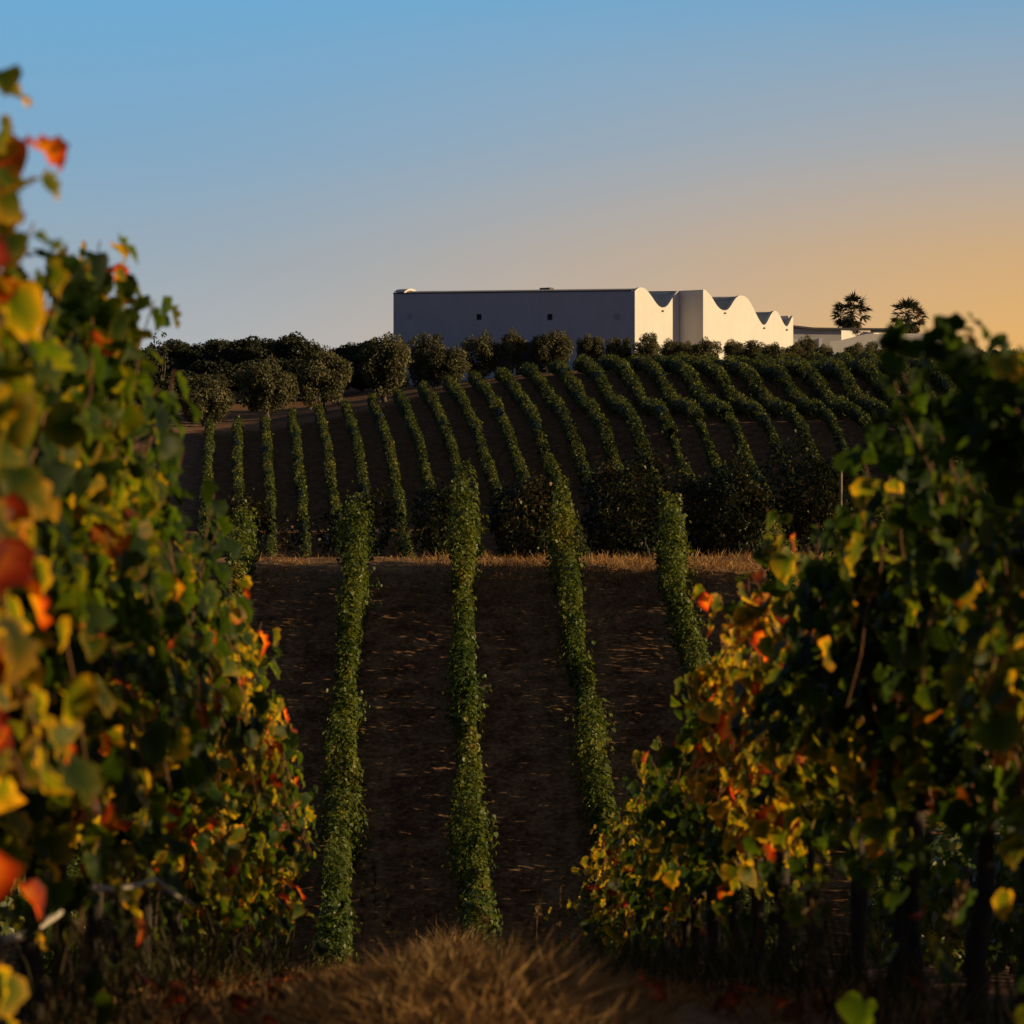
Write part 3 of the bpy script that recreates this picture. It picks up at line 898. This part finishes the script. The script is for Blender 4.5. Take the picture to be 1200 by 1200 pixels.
# windows in the long wall
def side_w(px):                                    # w along the long wall for column px
    k = (px - 600) / F
    return (k * B0[1] - B0[0]) / (nvec[0] - k * nvec[1])
for px, y, dark_ in ((480, 371, 0), (561.5, 371.5, 1), (644.5, 371.5, 1), (723, 371.5, 0)):
    w = side_w(px)
    dd = (B0 + nvec * w)[1]
    z = (600 - y) / F * dd
    g = Geo()
    s = 0.28
    for (a, b, c, e) in ((-s, s, s, s + 0.06), (-s, s, -s - 0.06, -s), (-s - 0.06, -s, -s - 0.06, s + 0.06), (s, s + 0.06, -s - 0.06, s + 0.06)):
        V = [W3(-0.035, w + a, z + c), W3(-0.035, w + b, z + c), W3(0.002, w + b, z + c), W3(0.002, w + a, z + c),
             W3(-0.035, w + a, z + e), W3(-0.035, w + b, z + e), W3(0.002, w + b, z + e), W3(0.002, w + a, z + e)]
        g.add(V, [(0,3,2,1),(4,5,6,7),(0,1,5,4),(1,2,6,5),(2,3,7,6),(3,0,4,7)])
    fr = g.build('window', M_greywall if not dark_ else M_slab, bld)
    g = Geo()
    g.add([W3(-0.012, w - s, z - s), W3(-0.012, w + s, z - s), W3(-0.012, w + s, z + s), W3(-0.012, w - s, z + s)], [(0,1,2,3)])
    g.build('pane', M_dark if dark_ else M_greywall, fr)
# dark doorway behind the olives
wa, wb = side_w(606), side_w(640)
slab(-0.25, -0.004, wb, wa, zb, (600 - 398) / F * 381, (600 - 398) / F * 381, M_dark, 'doorway')
# small rain spouts under each dip of the sunlit wall
for (px, y, w, T) in ((776, 364.5, 0.0, T1), (849, 367, W2, T2), (895, 384.5, W2, T2), (921.5, 386.5, W2, T2)):
    t = solve_t(px, w)
    z = (600 - y) / F * (B0 + nvec * w + vvec * t)[1]
    g = Geo()
    g.tube([W3(t, w + 0.003, z), W3(t, w + 0.10, z), W3(t, w + 0.2, z - 0.03)], [0.10, 0.10, 0.09], 8)
    g.build('spout', M_slab, bld, True)
# roof vents on the long ridge
w = side_w(625)
slab(2.2, 3.0, w + 0.7, w - 0.7, z0 + 0.6, z0 + 1.02, z0 + 1.02, M_slab, 'roof_vent')

# low annexe to the right
ann = empty('annexe_building', (0, 0, 0))
DA = 432.0
ax = lambda px, d=DA: (px - 600) / F * d
az = lambda y, d=DA: (600 - y) / F * d
zg = float(height(ax(980), DA, False)) - 1.5
ann.location = (ax(980), DA, zg)
def abox(x0, x1, d0, d1, za, zt0, zt1, mat, name, parent=ann):
    """box in world units, its top sloping from zt0 (left) to zt1 (right)"""
    o = np.array([ax(980), DA, zg])
    V = np.array([(x0,d0,za),(x1,d0,za),(x1,d1,za),(x0,d1,za),(x0,d0,zt0),(x1,d0,zt1),(x1,d1,zt1),(x0,d1,zt0)]) - o
    g = Geo()
    g.add(V, [(0,3,2,1),(4,5,6,7),(0,1,5,4),(1,2,6,5),(2,3,7,6),(3,0,4,7)])
    return g.build(name, mat, parent)
tag(ann, 'low flat grey annexe with a dark roof slab beside the wave roofed building', 'building')
abox(ax(926), ax(986), DA, DA + 12, zg, az(384.5), az(387.4), M_greywall, 'wall')
gq = Geo()
oq = np.array([ax(980), DA, zg])
qa, qb = np.array([ax(984, DA + 5), DA + 5]), np.array([ax(1030, DA + 12), DA + 12])
qt = az(384.0)
nq = unit(np.array([qb[1] - qa[1], qa[0] - qb[0]]))
qv = [(*qa, zg), (*qb, zg), (*(qb - nq * 0.3), zg), (*(qa - nq * 0.3), zg)]
qv = np.array(qv + [(v[0], v[1], qt) for v in qv]) - oq
gq.add(qv, [(0,3,2,1),(4,5,6,7),(0,1,5,4),(1,2,6,5),(2,3,7,6),(3,0,4,7)])
gq.build('courtyard_wall', M_white, ann)
rs_ = Geo()
o_ = np.array([ax(980), DA, zg])
def slab_poly(pts, d0, d1, th):
    for (xa, ya), (xb, yb) in zip(pts[:-1], pts[1:]):
        V = np.array([(xa,d0,ya),(xb,d0,yb),(xb,d1,yb),(xa,d1,ya),(xa,d0,ya+th),(xb,d0,yb+th),(xb,d1,yb+th),(xa,d1,ya+th)]) - o_
        rs_.add(V, [(0,3,2,1),(4,5,6,7),(0,1,5,4),(1,2,6,5),(2,3,7,6),(3,0,4,7)])
slab_poly([(ax(926), az(383.2)), (ax(953), az(386.2)), (ax(986), az(386.6))], DA - 0.6, DA + 12.5, 0.24)
slab_poly([(ax(986), az(386.6)), (ax(1041), az(387.0))], DA - 0.6, DA + 1.2, 0.24)
rs_.build('roof', M_slab, ann)
abox(ax(1020), ax(1041), DA - 0.45, DA - 0.1, az(390), az(386.8), az(386.8), M_slab, 'fascia')
gw = Geo()
DW = DA - 6
top = [(972, 400), (986, 398.5), (1000, 395), (1012, 392), (1020, 391), (1027, 391.3), (1060, 390.8), (1110, 390.8)]
for (pa, ya), (pb, yb) in zip(top[:-1], top[1:]):
    V = np.array([(ax(pa,DW),DW,zg),(ax(pb,DW),DW,zg),(ax(pb,DW),DW+0.4,zg),(ax(pa,DW),DW+0.4,zg),(ax(pa,DW),DW,az(ya,DW)),(ax(pb,DW),DW,az(yb,DW)),(ax(pb,DW),DW+0.4,az(yb,DW)),(ax(pa,DW),DW+0.4,az(ya,DW))])
    o2 = np.array([ax(1040, DW), DW, zg])
    gw.add(V - o2, [(0,3,2,1),(4,5,6,7),(0,1,5,4),(1,2,6,5),(2,3,7,6),(3,0,4,7)])
wl = gw.build('boundary_wall', M_white)
wl.location = (ax(1040, DW), DW, zg)
tag(wl, 'low white boundary wall whose top curves up to the right before the annexe', 'wall')
DL = DA - 14
g = Geo()
lw = np.array([ax(945, DL), DL, zg])
for (a, b, dd0, dd1) in ((926, 958, DL, DL + 0.4),):
    g.box((ax(a, DL) - lw[0], 0, 0), (ax(b, DL) - lw[0], 0.4, az(397, DL) - zg))
g.box((ax(958, DL) - lw[0] + 0.003, -2.0, 0), (ax(958, DL) - lw[0] + 0.4, 2.4, az(397, DL) - zg))
wl2 = g.build('garden_wall', M_white)
wl2.location = tuple(lw)
tag(wl2, 'short low white wall at the far end of the sunlit wave roofed wall', 'wall')

# ------------------------------------------------------------------ foreground grapevines
def left_x(d): return -1.26 - 0.027 * d
def right_x(d): return 1.72 - 0.028 * d + 0.07 * sstep(13, 9, d)
agef = Field(31, 0.55, 2)
def grapevine(name, xc, d, H, hw, bot, nshoot, seed, red=0.0, trunk_r=0.045, lsize=0.068, length=1.1, lean=(0, 0), nextra=80, tufts=(), dens=0.75, pale=0.05):
    rs = np.random.RandomState(seed)
    z0 = float(height(xc, d))
    o0 = np.array([xc, d, z0])
    root = empty(name, tuple(o0))
    g = Geo()
    # gnarled trunk and two arms
    tw = np.cumsum(rs.normal(size=(5, 2)) * 0.014, 0)
    zz = np.linspace(-0.08, bot + 0.12, 6)
    pts = np.stack([np.concatenate([[0], tw[:, 0]]), np.concatenate([[0], tw[:, 1]]), zz], -1)
    g.tube(pts, 0.8 * trunk_r * np.array([1.35, 1.0, 0.85, 0.95, 0.85, 1.0]) * (0.9 + 0.2 * rs.rand(6)), 8)
    for sgn in (-1, 1):
        q = np.linspace(0, 1, 5)
        arm = np.stack([pts[-1, 0] + rs.normal(size=5) * 0.015, pts[-1, 1] + sgn * q * length * 0.5, pts[-1, 2] + 0.06 * np.sin(q * 2) + rs.normal(size=5) * 0.012], -1)
        arm[0] = pts[-1]
        g.tube(arm, trunk_r * np.array([0.75, 0.62, 0.5, 0.42, 0.3]), 6)
    tr = g.build('trunk', M_bark, root, True)
    # shoots with leaves at their nodes
    cg = Geo()
    P, Nn, T, sz = [], [], [], []
    for s in range(nshoot):
        y0 = (rs.rand() - 0.5) * length
        side_ = 1 if s % 2 else -1
        Ls = (H - bot) * rs.uniform(0.80, 1.03)
        spread = hw * rs.uniform(0.15, 1.15) * side_
        droop = rs.uniform(0.0, 0.30) ** 1.8
        q = np.linspace(0, 1, 12)
        px = spread * (q ** 0.75) + lean[0] * q
        py = y0 + (rs.rand() - 0.5) * 0.45 * q + lean[1] * q
        pz = bot + 0.08 + Ls * (q - droop * q ** 3 * 1.3)
        if rs.rand() < 0.34:      # hanging shoot that arches over and falls outward
            px = side_ * hw * (0.15 + 1.15 * q)
            pz = bot + 0.15 + (H - bot) * (0.75 * np.sin(q * 2.6) * (0.5 + 0.5 * rs.rand()) + 0.15 - 0.30 * q)
        pp = np.stack([px, py, pz], -1) + rs.normal(size=(12, 3)) * 0.012
        cg.tube(pp, np.linspace(0.0052, 0.0022, 12), 4)
        nl = int(Ls / 0.070)
        u_ = (np.arange(nl) + 0.5) / nl
        base = np.stack([np.interp(u_, q, pp[:, c]) for c in range(3)], -1)
        k = 2 if rs.rand() < dens else 1
        for _ in range(k):
            a = rs.rand(nl) * 6.283
            pet = np.stack([np.cos(a), np.sin(a), 0.25 * rs.normal(size=nl)], -1) * (0.05 + 0.07 * rs.rand(nl))[:, None]
            p = base + pet
            P.append(p)
            ow = np.stack([np.sign(p[:, 0]) * (0.35 + np.abs(p[:, 0]) / hw * 0.5), 0.15 * np.cos(a), 0.42 * np.ones(nl)], -1) + pet * 3
            Nn.append(ow + rs.normal(size=(nl, 3)) * 0.42)
            T.append(pet * 5 + np.array([0, 0, -0.85]) + rs.normal(size=(nl, 3)) * 0.35)
            sz.append(lsize * (0.55 + 0.7 * rs.rand(nl)) * (1.08 - 0.28 * u_))
    for (tx, ty, tz, th, tn_) in tufts:      # upright leafy shoots above the canopy
        q = np.linspace(0, 1, 6)
        pp = np.stack([tx * (0.7 + 0.3 * q) + 0.03 * np.sin(q * 5), ty + 0.05 * q, tz - z0 - th * (1 - q)], -1)
        cg.tube(pp, np.linspace(0.005, 0.002, 6), 4)
        u_ = rs.rand(tn_)
        base = np.stack([np.interp(u_, q, pp[:, c]) for c in range(3)], -1)
        a = rs.rand(tn_) * 6.283
        pet = np.stack([np.cos(a), np.sin(a), 0.3 * rs.normal(size=tn_)], -1) * (0.03 + 0.08 * rs.rand(tn_))[:, None]
        P.append(base + pet)
        Nn.append(pet * 6 + np.array([0.1, 0, 0.5]) + rs.normal(size=(tn_, 3)) * 0.45)
        T.append(pet * 5 + np.array([0, 0, -0.8]) + rs.normal(size=(tn_, 3)) * 0.35)
        sz.append(lsize * (0.6 + 0.5 * rs.rand(tn_)) * (1.05 - 0.3 * u_))
    n = nextra
    p = np.stack([hw * (rs.rand(n) * 2 - 1), (rs.rand(n) - 0.5) * length * 1.05, bot - 0.08 + (H - bot) * 0.9 * rs.rand(n)], -1)
    P.append(p)
    Nn.append(np.stack([np.sign(p[:, 0]) * 0.6, rs.normal(size=n) * 0.4, 0.45 + rs.normal(size=n) * 0.3], -1))
    T.append(np.array([0, 0, -0.9]) + rs.normal(size=(n, 3)) * 0.4)
    sz.append(lsize * (0.7 + 0.5 * rs.rand(n)))
    n = 16                                  # leaves of low suckers around the trunk
    p = np.stack([0.30 * rs.normal(size=n), (rs.rand(n) - 0.5) * length, 0.2 + (bot - 0.1) * rs.rand(n) ** 0.7], -1)
    P.append(p)
    Nn.append(np.stack([np.sign(p[:, 0]) * 0.7, rs.normal(size=n) * 0.4, 0.4 + rs.normal(size=n) * 0.3], -1))
    T.append(np.array([0, 0, -0.9]) + rs.normal(size=(n, 3)) * 0.4)
    sz.append(lsize * (0.55 + 0.4 * rs.rand(n)))
    P, Nn, T, sz = map(np.concatenate, (P, Nn, T, sz))
    keep = P[:, 2] > 0.18
    P, Nn, T, sz = P[keep], Nn[keep], T[keep], sz[keep]
    n = len(P)
    hrel = np.clip((P[:, 2] - bot) / (H - bot), -0.3, 1.2)
    age = 0.12 + 0.8 * red + 0.24 * agef(P + o0) + 0.10 * rs.normal(size=n) + 0.10 * np.exp(-((hrel - 0.12) / 0.22) ** 2)
    age = np.clip(age + pale, 0.02, 0.42)
    spot = agef(P + o0) > 0.45
    turn = rs.rand(n) < 0.018 + 0.55 * red * (0.4 + (hrel < 0.45)) + spot * (0.10 + 1.5 * red)
    age = np.where(turn, age + 0.35 + 0.2 * rs.rand(n), age)
    LV, LF, LC = leaves(P, Nn, T, sz, (GL_V, GL_F), np.clip(age, 0.02, 0.98), rs.rand(n), 0.32, 0.45, 0.34, rs)
    make_mesh('foliage', LV, LF, M_vine, root, True, LC)
    cg.build('canes', M_cane, root, True)
    return root

vl = ['at the very front of the left row, large blurred red and orange leaves', 'second in the left row, tall with shoots reaching the sky at the picture edge']
LV_N = 0
left_specs = []
dpos = 5.2
specs = [(5.5, 2.0, 0.22), (6.2, 2.05, 0.14), (7.0, 2.05, 0.18), (8.0, 2.12, 0.08), (9.0, 2.22, 0.04), (10.0, 2.28, 0.06), (11.1, 2.30, 0.05), (12.2, 2.10, 0.08), (13.3, 1.98, 0.02), (14.5, 2.02, 0.00),
         (15.7, 2.05, 0.02), (16.9, 2.02, 0.04), (18.1, 1.95, 0.0), (19.4, 1.85, 0.03), (20.7, 1.70, 0.02), (22.0, 1.5, 0.05), (23.2, 1.25, 0.08), (24.3, 0.95, 0.15)]
looks_l = ['nearest the camera, large blurred red and orange leaves', 'with tall shoots against the sky at the picture edge', 'with the highest shoot and red leaves low down', 'with dense green and yellow leaves', 'with a ragged top', 'whose topmost leaves turn brown against the sky', 'on the thick dark trunk by the pale dead branch',
           'with orange leaves in its lower half', 'below the olive trees in the view', 'in the bright green middle part', 'with leaves edged in yellow', 'with an orange leaf hanging at its side', 'reaching out to the bank crest in the view', 'with pale leaves along its edge', 'in the dim lower part of the row', 'low and dark near the row end', 'with orange leaves near the row end', 'last and lowest, at the end of the left row']
# tufts: sideways offset, along-row offset, tip height (eye level = 0), shoot length, leaves
TL = {1: ((0.49, 0.05, 0.79, 0.9, 40), (0.50, 0.15, 0.70, 0.9, 38), (0.48, -0.1, 0.62, 0.8, 30)), 2: ((0.36, 0.2, 0.62, 0.6, 22),), 3: ((0.40, 0.2, 0.63, 0.6, 22),),
      4: ((0.44, 0.0, 0.72, 0.6, 26), (0.36, 0.4, 0.71, 0.6, 24)), 5: ((0.35, 0.1, 0.73, 0.5, 20), (0.42, 0.0, 0.66, 0.5, 20))}
TR = {0: ((-0.42, 0.4, 0.45, 0.4, 20), (-0.26, 0.0, 0.42, 0.5, 22), (-0.36, -0.2, 0.40, 0.4, 18)), 1: ((-0.50, -0.4, 0.50, 0.35, 24), (-0.44, -0.3, 0.49, 0.35, 22), (-0.30, 0.2, 0.50, 0.5, 22)), 2: ((-0.36, 0.0, 0.38, 0.5, 22), (-0.30, 0.3, 0.42, 0.5, 20))}
for i, (d, H, red) in enumerate(specs):
    xc = left_x(d)
    v = grapevine('grapevine', xc, d, H, 0.40, 0.58 if d < 20 else 0.4, 20 if H > 1.4 else 12, 500 + i, red, 0.055 if abs(d - 11.1) < 0.2 else 0.042, 0.083, 1.15, nextra=75, tufts=TL.get(i, ()))
    tag(v, '%s grapevine of the left row, %s' % (ORD[i], looks_l[i]), 'grapevine', 'grapevines of the left foreground row')
specs_r = [(7.9, 2.02, 0.02), (8.9, 1.98, 0.02), (9.9, 1.92, 0.05), (10.9, 1.86, 0.10), (11.8, 1.82, 0.16), (12.3, 1.80, 0.12), (13.5, 1.85, 0.04), (14.7, 1.92, 0.05), (15.9, 1.96, 0.03), (17.2, 1.88, 0.06), (18.5, 1.72, 0.05), (19.8, 1.6, 0.02),
           (21.1, 1.5, 0.03), (22.5, 1.42, 0.06), (23.9, 1.3, 0.02), (25.3, 1.2, 0.05), (26.7, 1.1, 0.0), (28.0, 0.95, 0.02)]
looks_r = ['nearest the camera at the picture edge', 'with yellow leaves glowing at the top', 'with a dark top beside the second palm', 'with long pale canes below', 'with red leaves on its shoulder', 'on the dark trunk at the right', 'with green leaves catching glints', 'in the middle of the row, tops pale',
           'whose top meets the dark bank vines', 'with an orange leaf cluster', 'with its edge over the dark bank', 'in the dark lower half', 'with yellow edged leaves', 'with drooping leaves by the third bank row', 'low and dark', 'low with a bright yellow leaf tuft', 'second last, low beside the third bank row', 'last and lowest, at the end of the right row']
for i, (d, H, red) in enumerate(specs_r):
    v = grapevine('grapevine', right_x(d), d, H, 0.26, 0.62 if d < 20 else 0.42, 11 if H > 1.4 else 12, 600 + i, red * 0.6, 0.045, 0.083, 1.2, nextra=26, dens=0.55, pale=0.10, tufts=TR.get(i, ()))
    tag(v, '%s grapevine of the right row, %s' % (ORD[i], looks_r[i]), 'grapevine', 'grapevines of the right foreground row')
# the next rows either side, glimpsed under the canopies
for i, (fx, off, lab) in enumerate(((left_x, -2.8, 'dark vine row behind the left foreground row, seen under its leaves'), (right_x, 2.8, 'low dark vine row behind the right foreground row, seen between its trunks'))):
    dd = np.arange(5 if i == 0 else 8, 32, 0.35)
    path = np.stack([fx(dd) + off, dd], -1)
    vine_row(path, 1.85 if i == 0 else 1.15, 0.6 if i == 0 else 0.1, 0.42, 300, 0.10, (ML_V, ML_F), M_midvine, 160 + i, lab, None, tone0=0.36, tonev=0.24, core=0.5)

# ------------------------------------------------------------------ grass, weeds, fallen leaves
BL_V = np.array([(-0.5,0,0,0),(0.5,0,0,0),(0.38,0.5,0,0.5),(-0.38,0.5,0,0.5),(0,1.0,0,1)], float)
def blades(x, d, L, wdt, rs, mat, name, lean=0.8, tone0=0.5, up=1.0, kind='stuff', curl=0.8):
    n = len(x)
    P = np.stack([x, d, height(x, d) - 0.01], -1)
    wx, wy = nz_small(x * 0.9 + 50, d * 0.9), nz_small(x * 0.9 - 50, d * 0.9)
    T = np.stack([(rs.normal(size=n) + 0.8 * wx) * lean, (rs.normal(size=n) + 0.8 * wy) * lean, np.ones(n) * up], -1)
    Nn = rs.normal(size=(n, 3)); Nn[:, 2] *= 0.3
    T = unit(T)
    Nn = unit(Nn - T * (Nn * T).sum(1)[:, None])
    B = np.cross(T, Nn)
    cu = curl * (rs.rand(n) - 0.2)
    tv = BL_V
    k = 5
    yy = tv[None, :, 1] * L[:, None]
    V = P[:, None] + (tv[None, :, 0] * wdt[:, None])[..., None] * B[:, None] + yy[..., None] * T[:, None] + (cu[:, None] * tv[None, :, 1] ** 2 * L[:, None])[..., None] * Nn[:, None]
    V[:, 4, 2] -= np.abs(cu) * L * 0.3
    idx = np.arange(n)[:, None, None] * k
    F4 = (np.array([[[0,1,2,3]]]) + idx).reshape(-1, 4)
    F3 = (np.array([[[3,2,4]]]) + idx).reshape(-1, 3)
    col = np.zeros((n, k, 3))
    col[..., 0] = np.clip(tone0 + 0.18 * rs.normal(size=n), 0, 1)[:, None]
    col[..., 1] = tv[None, :, 3]
    col[..., 2] = rs.rand(n)[:, None]
    o = make_mesh(name, V.reshape(-1, 3), [F4, F3], mat, None, False, col.reshape(-1, 3))
    return tag(o, kind=kind)
rs = np.random.RandomState(41)
n = 80000
d = 8 + 22 * rs.rand(n) ** 0.85
x = path_x(d) + rs.normal(size=n) * 0.60
cl = nz_small(x * 1.3, d * 0.9)
cl2 = nz_small(x * 0.5 + 30, d * 0.35)
keep = cl + 0.5 * cl2 + rs.normal(size=n) * 0.55 > -0.35
x, d, cl, cl2 = x[keep], d[keep], cl[keep], cl2[keep]; n = len(x)
ce = np.exp(-((x - path_x(d)) / 0.80) ** 2)
tall = (rs.rand(n) < 0.012) * rs.rand(n) * 0.16
o = blades(x, d, (0.04 + 0.125 * ce * (0.3 + rs.rand(n)) * (1 + 0.8 * cl)) + tall * ce, 0.003 + 0.003 * rs.rand(n), rs, M_grass, 'dry_grass', 1.6 - 0.9 * (tall > 0), np.clip(0.50 + 0.22 * cl2 + 0.12 * cl, 0.1, 0.95))
tag(o, 'thick dry straw coloured grass along the middle of the path', 'grass')
n = 30000
d = 8 + 20 * rs.rand(n)
x = path_x(d) + np.where(rs.rand(n) < 0.5, -1, 1) * (0.75 + 0.9 * rs.rand(n))
o = blades(x, d, 0.03 + 0.13 * rs.rand(n) ** 2, 0.004 + 0.003 * rs.rand(n), rs, M_grass, 'grass_litter', 1.5, 0.35)
tag(o, 'thin scattered dry grass in the wheel tracks under the vines', 'grass')
n = 3000
d = 7 + 19 * rs.rand(n)
sd = rs.rand(n) < 0.5
x = np.where(sd, left_x(d), right_x(d)) + rs.normal(size=n) * 0.20 + np.where(sd, 0.12, -0.15)
o = blades(x, d, 0.10 + 0.50 * rs.rand(n) ** 2.0, 0.006 + 0.006 * rs.rand(n), rs, M_weed, 'weeds', 0.35, 0.45, curl=0.5)
tag(o, 'dim weeds and grass growing at the feet of the vines', 'weeds')
n = 15000
d = 92.6 + 1.9 * rs.normal(size=n)
x = -12 + 26 * rs.rand(n)
keep = (1.3 * nz_mid(x * 2.2, d * 0.6) + 0.4 * rs.normal(size=n)) > 0.0
x, d = x[keep], d[keep]; n = len(x)
o = blades(x, d, 0.08 + 0.32 * rs.rand(n), 0.012 + 0.01 * rs.rand(n), rs, M_grass, 'crest_grass', 0.8, 0.45)
tag(o, 'dry orange grass on the crest of the bank between the row ends', 'grass')
n = 12000
d = 64 + 28 * rs.rand(n)
row = rs.randint(0, 7, n)
x = mid_x(np.array(MID_X0)[row], d) + 2.83 * (0.5 + 0.20 * rs.normal(size=n))
o = blades(x, d, 0.02 + 0.07 * rs.rand(n), 0.012 + 0.012 * rs.rand(n), rs, M_grass, 'stubble', 1.6, 0.22)
tag(o, 'sparse dry stubble between the vine rows on the bank', 'grass')
# fallen leaves
n = 260
d = 8 + 16 * rs.rand(n)
x = path_x(d) + rs.normal(size=n) * 0.95
P = np.stack([x, d, height(x, d) + 0.02 + 0.05 * rs.rand(n)], -1)
LV, LF, LC = leaves(P, np.array([0, 0, 1.0]) + rs.normal(size=(n, 3)) * 0.4, rs.normal(size=(n, 3)), 0.05 + 0.03 * rs.rand(n), (GL_V, GL_F), np.clip(1.0 + 0.08 * rs.normal(size=n), 0.78, 1.15), rs.rand(n), 0.4, 0.8, 0.5, rs)
o = make_mesh('fallen_leaves', LV, LF, M_vine, None, False, LC)
tag(o, 'fallen red and brown vine leaves lying in the grass', 'leaves', kind='stuff')

# tall dry stalks that stand out one by one
def stalk(x, d, H, seed, green, label, head=True):
    rs = np.random.RandomState(seed)
    z = float(height(x, d))
    root = empty('tall_weed', (x, d, z))
    tag(root, label, 'weed', 'tall weeds by the path')
    g = Geo()
    q = np.linspace(0, 1, 7)
    bend = rs.normal(size=2) * 0.06
    pp = np.stack([bend[0] * q ** 2, bend[1] * q ** 2, H * q], -1); pp[0, 2] = -0.03
    g.tube(pp, np.linspace(0.005, 0.002, 7), 5)
    V0 = np.concatenate(g.V)
    g.build('stem', M_cane if not green else M_weed, root, True, np.tile([[0.4, 0.3, 0.5]], (len(V0), 1)))
    n = 60
    u_ = 0.45 + 0.55 * rs.rand(n) if head else rs.rand(n)
    base = np.stack([np.interp(u_, q, pp[:, c]) for c in range(3)], -1)
    dirs = unit(rs.normal(size=(n, 3)) + np.array([0, 0, 0.9]))
    LV, LF, LC = leaves(base, rs.normal(size=(n, 3)), dirs, (0.03 + 0.035 * rs.rand(n)) * (1.2 - 0.5 * u_), (OL_V, OL_F), np.clip((0.4 if green else 0.9) + 0.1 * rs.normal(size=n), 0, 1), rs.rand(n), rs=rs)
    make_mesh('leaves', LV, LF, M_weed, root, False, LC)
for i, (px, yb, yt, d, gr, lab) in enumerate([
        (441, 1085, 1008, 24, 1, 'tall thin green weed left of the middle bank row'),
        (424, 1090, 1018, 24.5, 1, 'second thin weed beside the taller one left of the middle bank row'),
        (457, 1085, 1035, 23, 1, 'short green weed between the grass and the left bank row'),
        (488, 1085, 1012, 25, 0, 'slim dry stalk with a pale tip in front of the middle bank row'),
        (655, 1090, 1028, 24, 0, 'pale dry seed stalk leaning right above the grass'),
        (628, 1090, 1008, 26, 0, 'tall faint dry stalk above the crest of the grass'),
        (585, 1095, 1060, 20, 0, 'short pale dry stalk on top of the grass mound'),
        (150, 1190, 1000, 9.6, 1, 'blurred green weed beside the pale dead branch'),
        (103, 1190, 1030, 9.2, 0, 'blurred pale weed at the foot of the left vines'),
        (950, 1180, 1020, 10.4, 0, 'dry brown weed in front of the right trunks'),
        (905, 1150, 1000, 12.5, 1, 'green weed before the dark right vines'),
        (1092, 1190, 1020, 9.8, 0, 'tall dry weed at the foot of the right vines')]):
    x = (px - 600) / F * d
    z = float(height(x, d))
    stalk(x, d, max(0.15, (600 - yt) / F * d - z), 700 + i, gr, lab)
# pale dead branch hanging by the left trunk
dbd = 10.2
pts = [(0, 1102), (25, 1098), (60, 1076), (95, 1052), (110, 1040), (130, 1042), (160, 1038), (182, 1030), (200, 1046), (228, 1061)]
pp = np.array([((a - 600) / F * (dbd + 0.003 * a), dbd + 0.003 * a, (600 - b) / F * (dbd + 0.003 * a)) for a, b in pts])
g = Geo()
o0 = pp[0]
g.tube(pp - o0, [0.014, 0.014, 0.013, 0.012, 0.012, 0.010, 0.009, 0.008, 0.006, 0.003], 7)
up = np.array([(110, 1040), (108, 1020), (113, 1000), (118, 985)], float)
q2 = np.array([((a - 600) / F * 10.5, 10.5, (600 - b) / F * 10.5) for a, b in up])
g.tube(q2 - o0, [0.007, 0.006, 0.005, 0.002], 6)
br = g.build('dead_branch', M_deadwood, None, True)
br.location = tuple(o0)
tag(br, 'pale bare dead branch hanging low in front of the left vine trunk', 'branch')
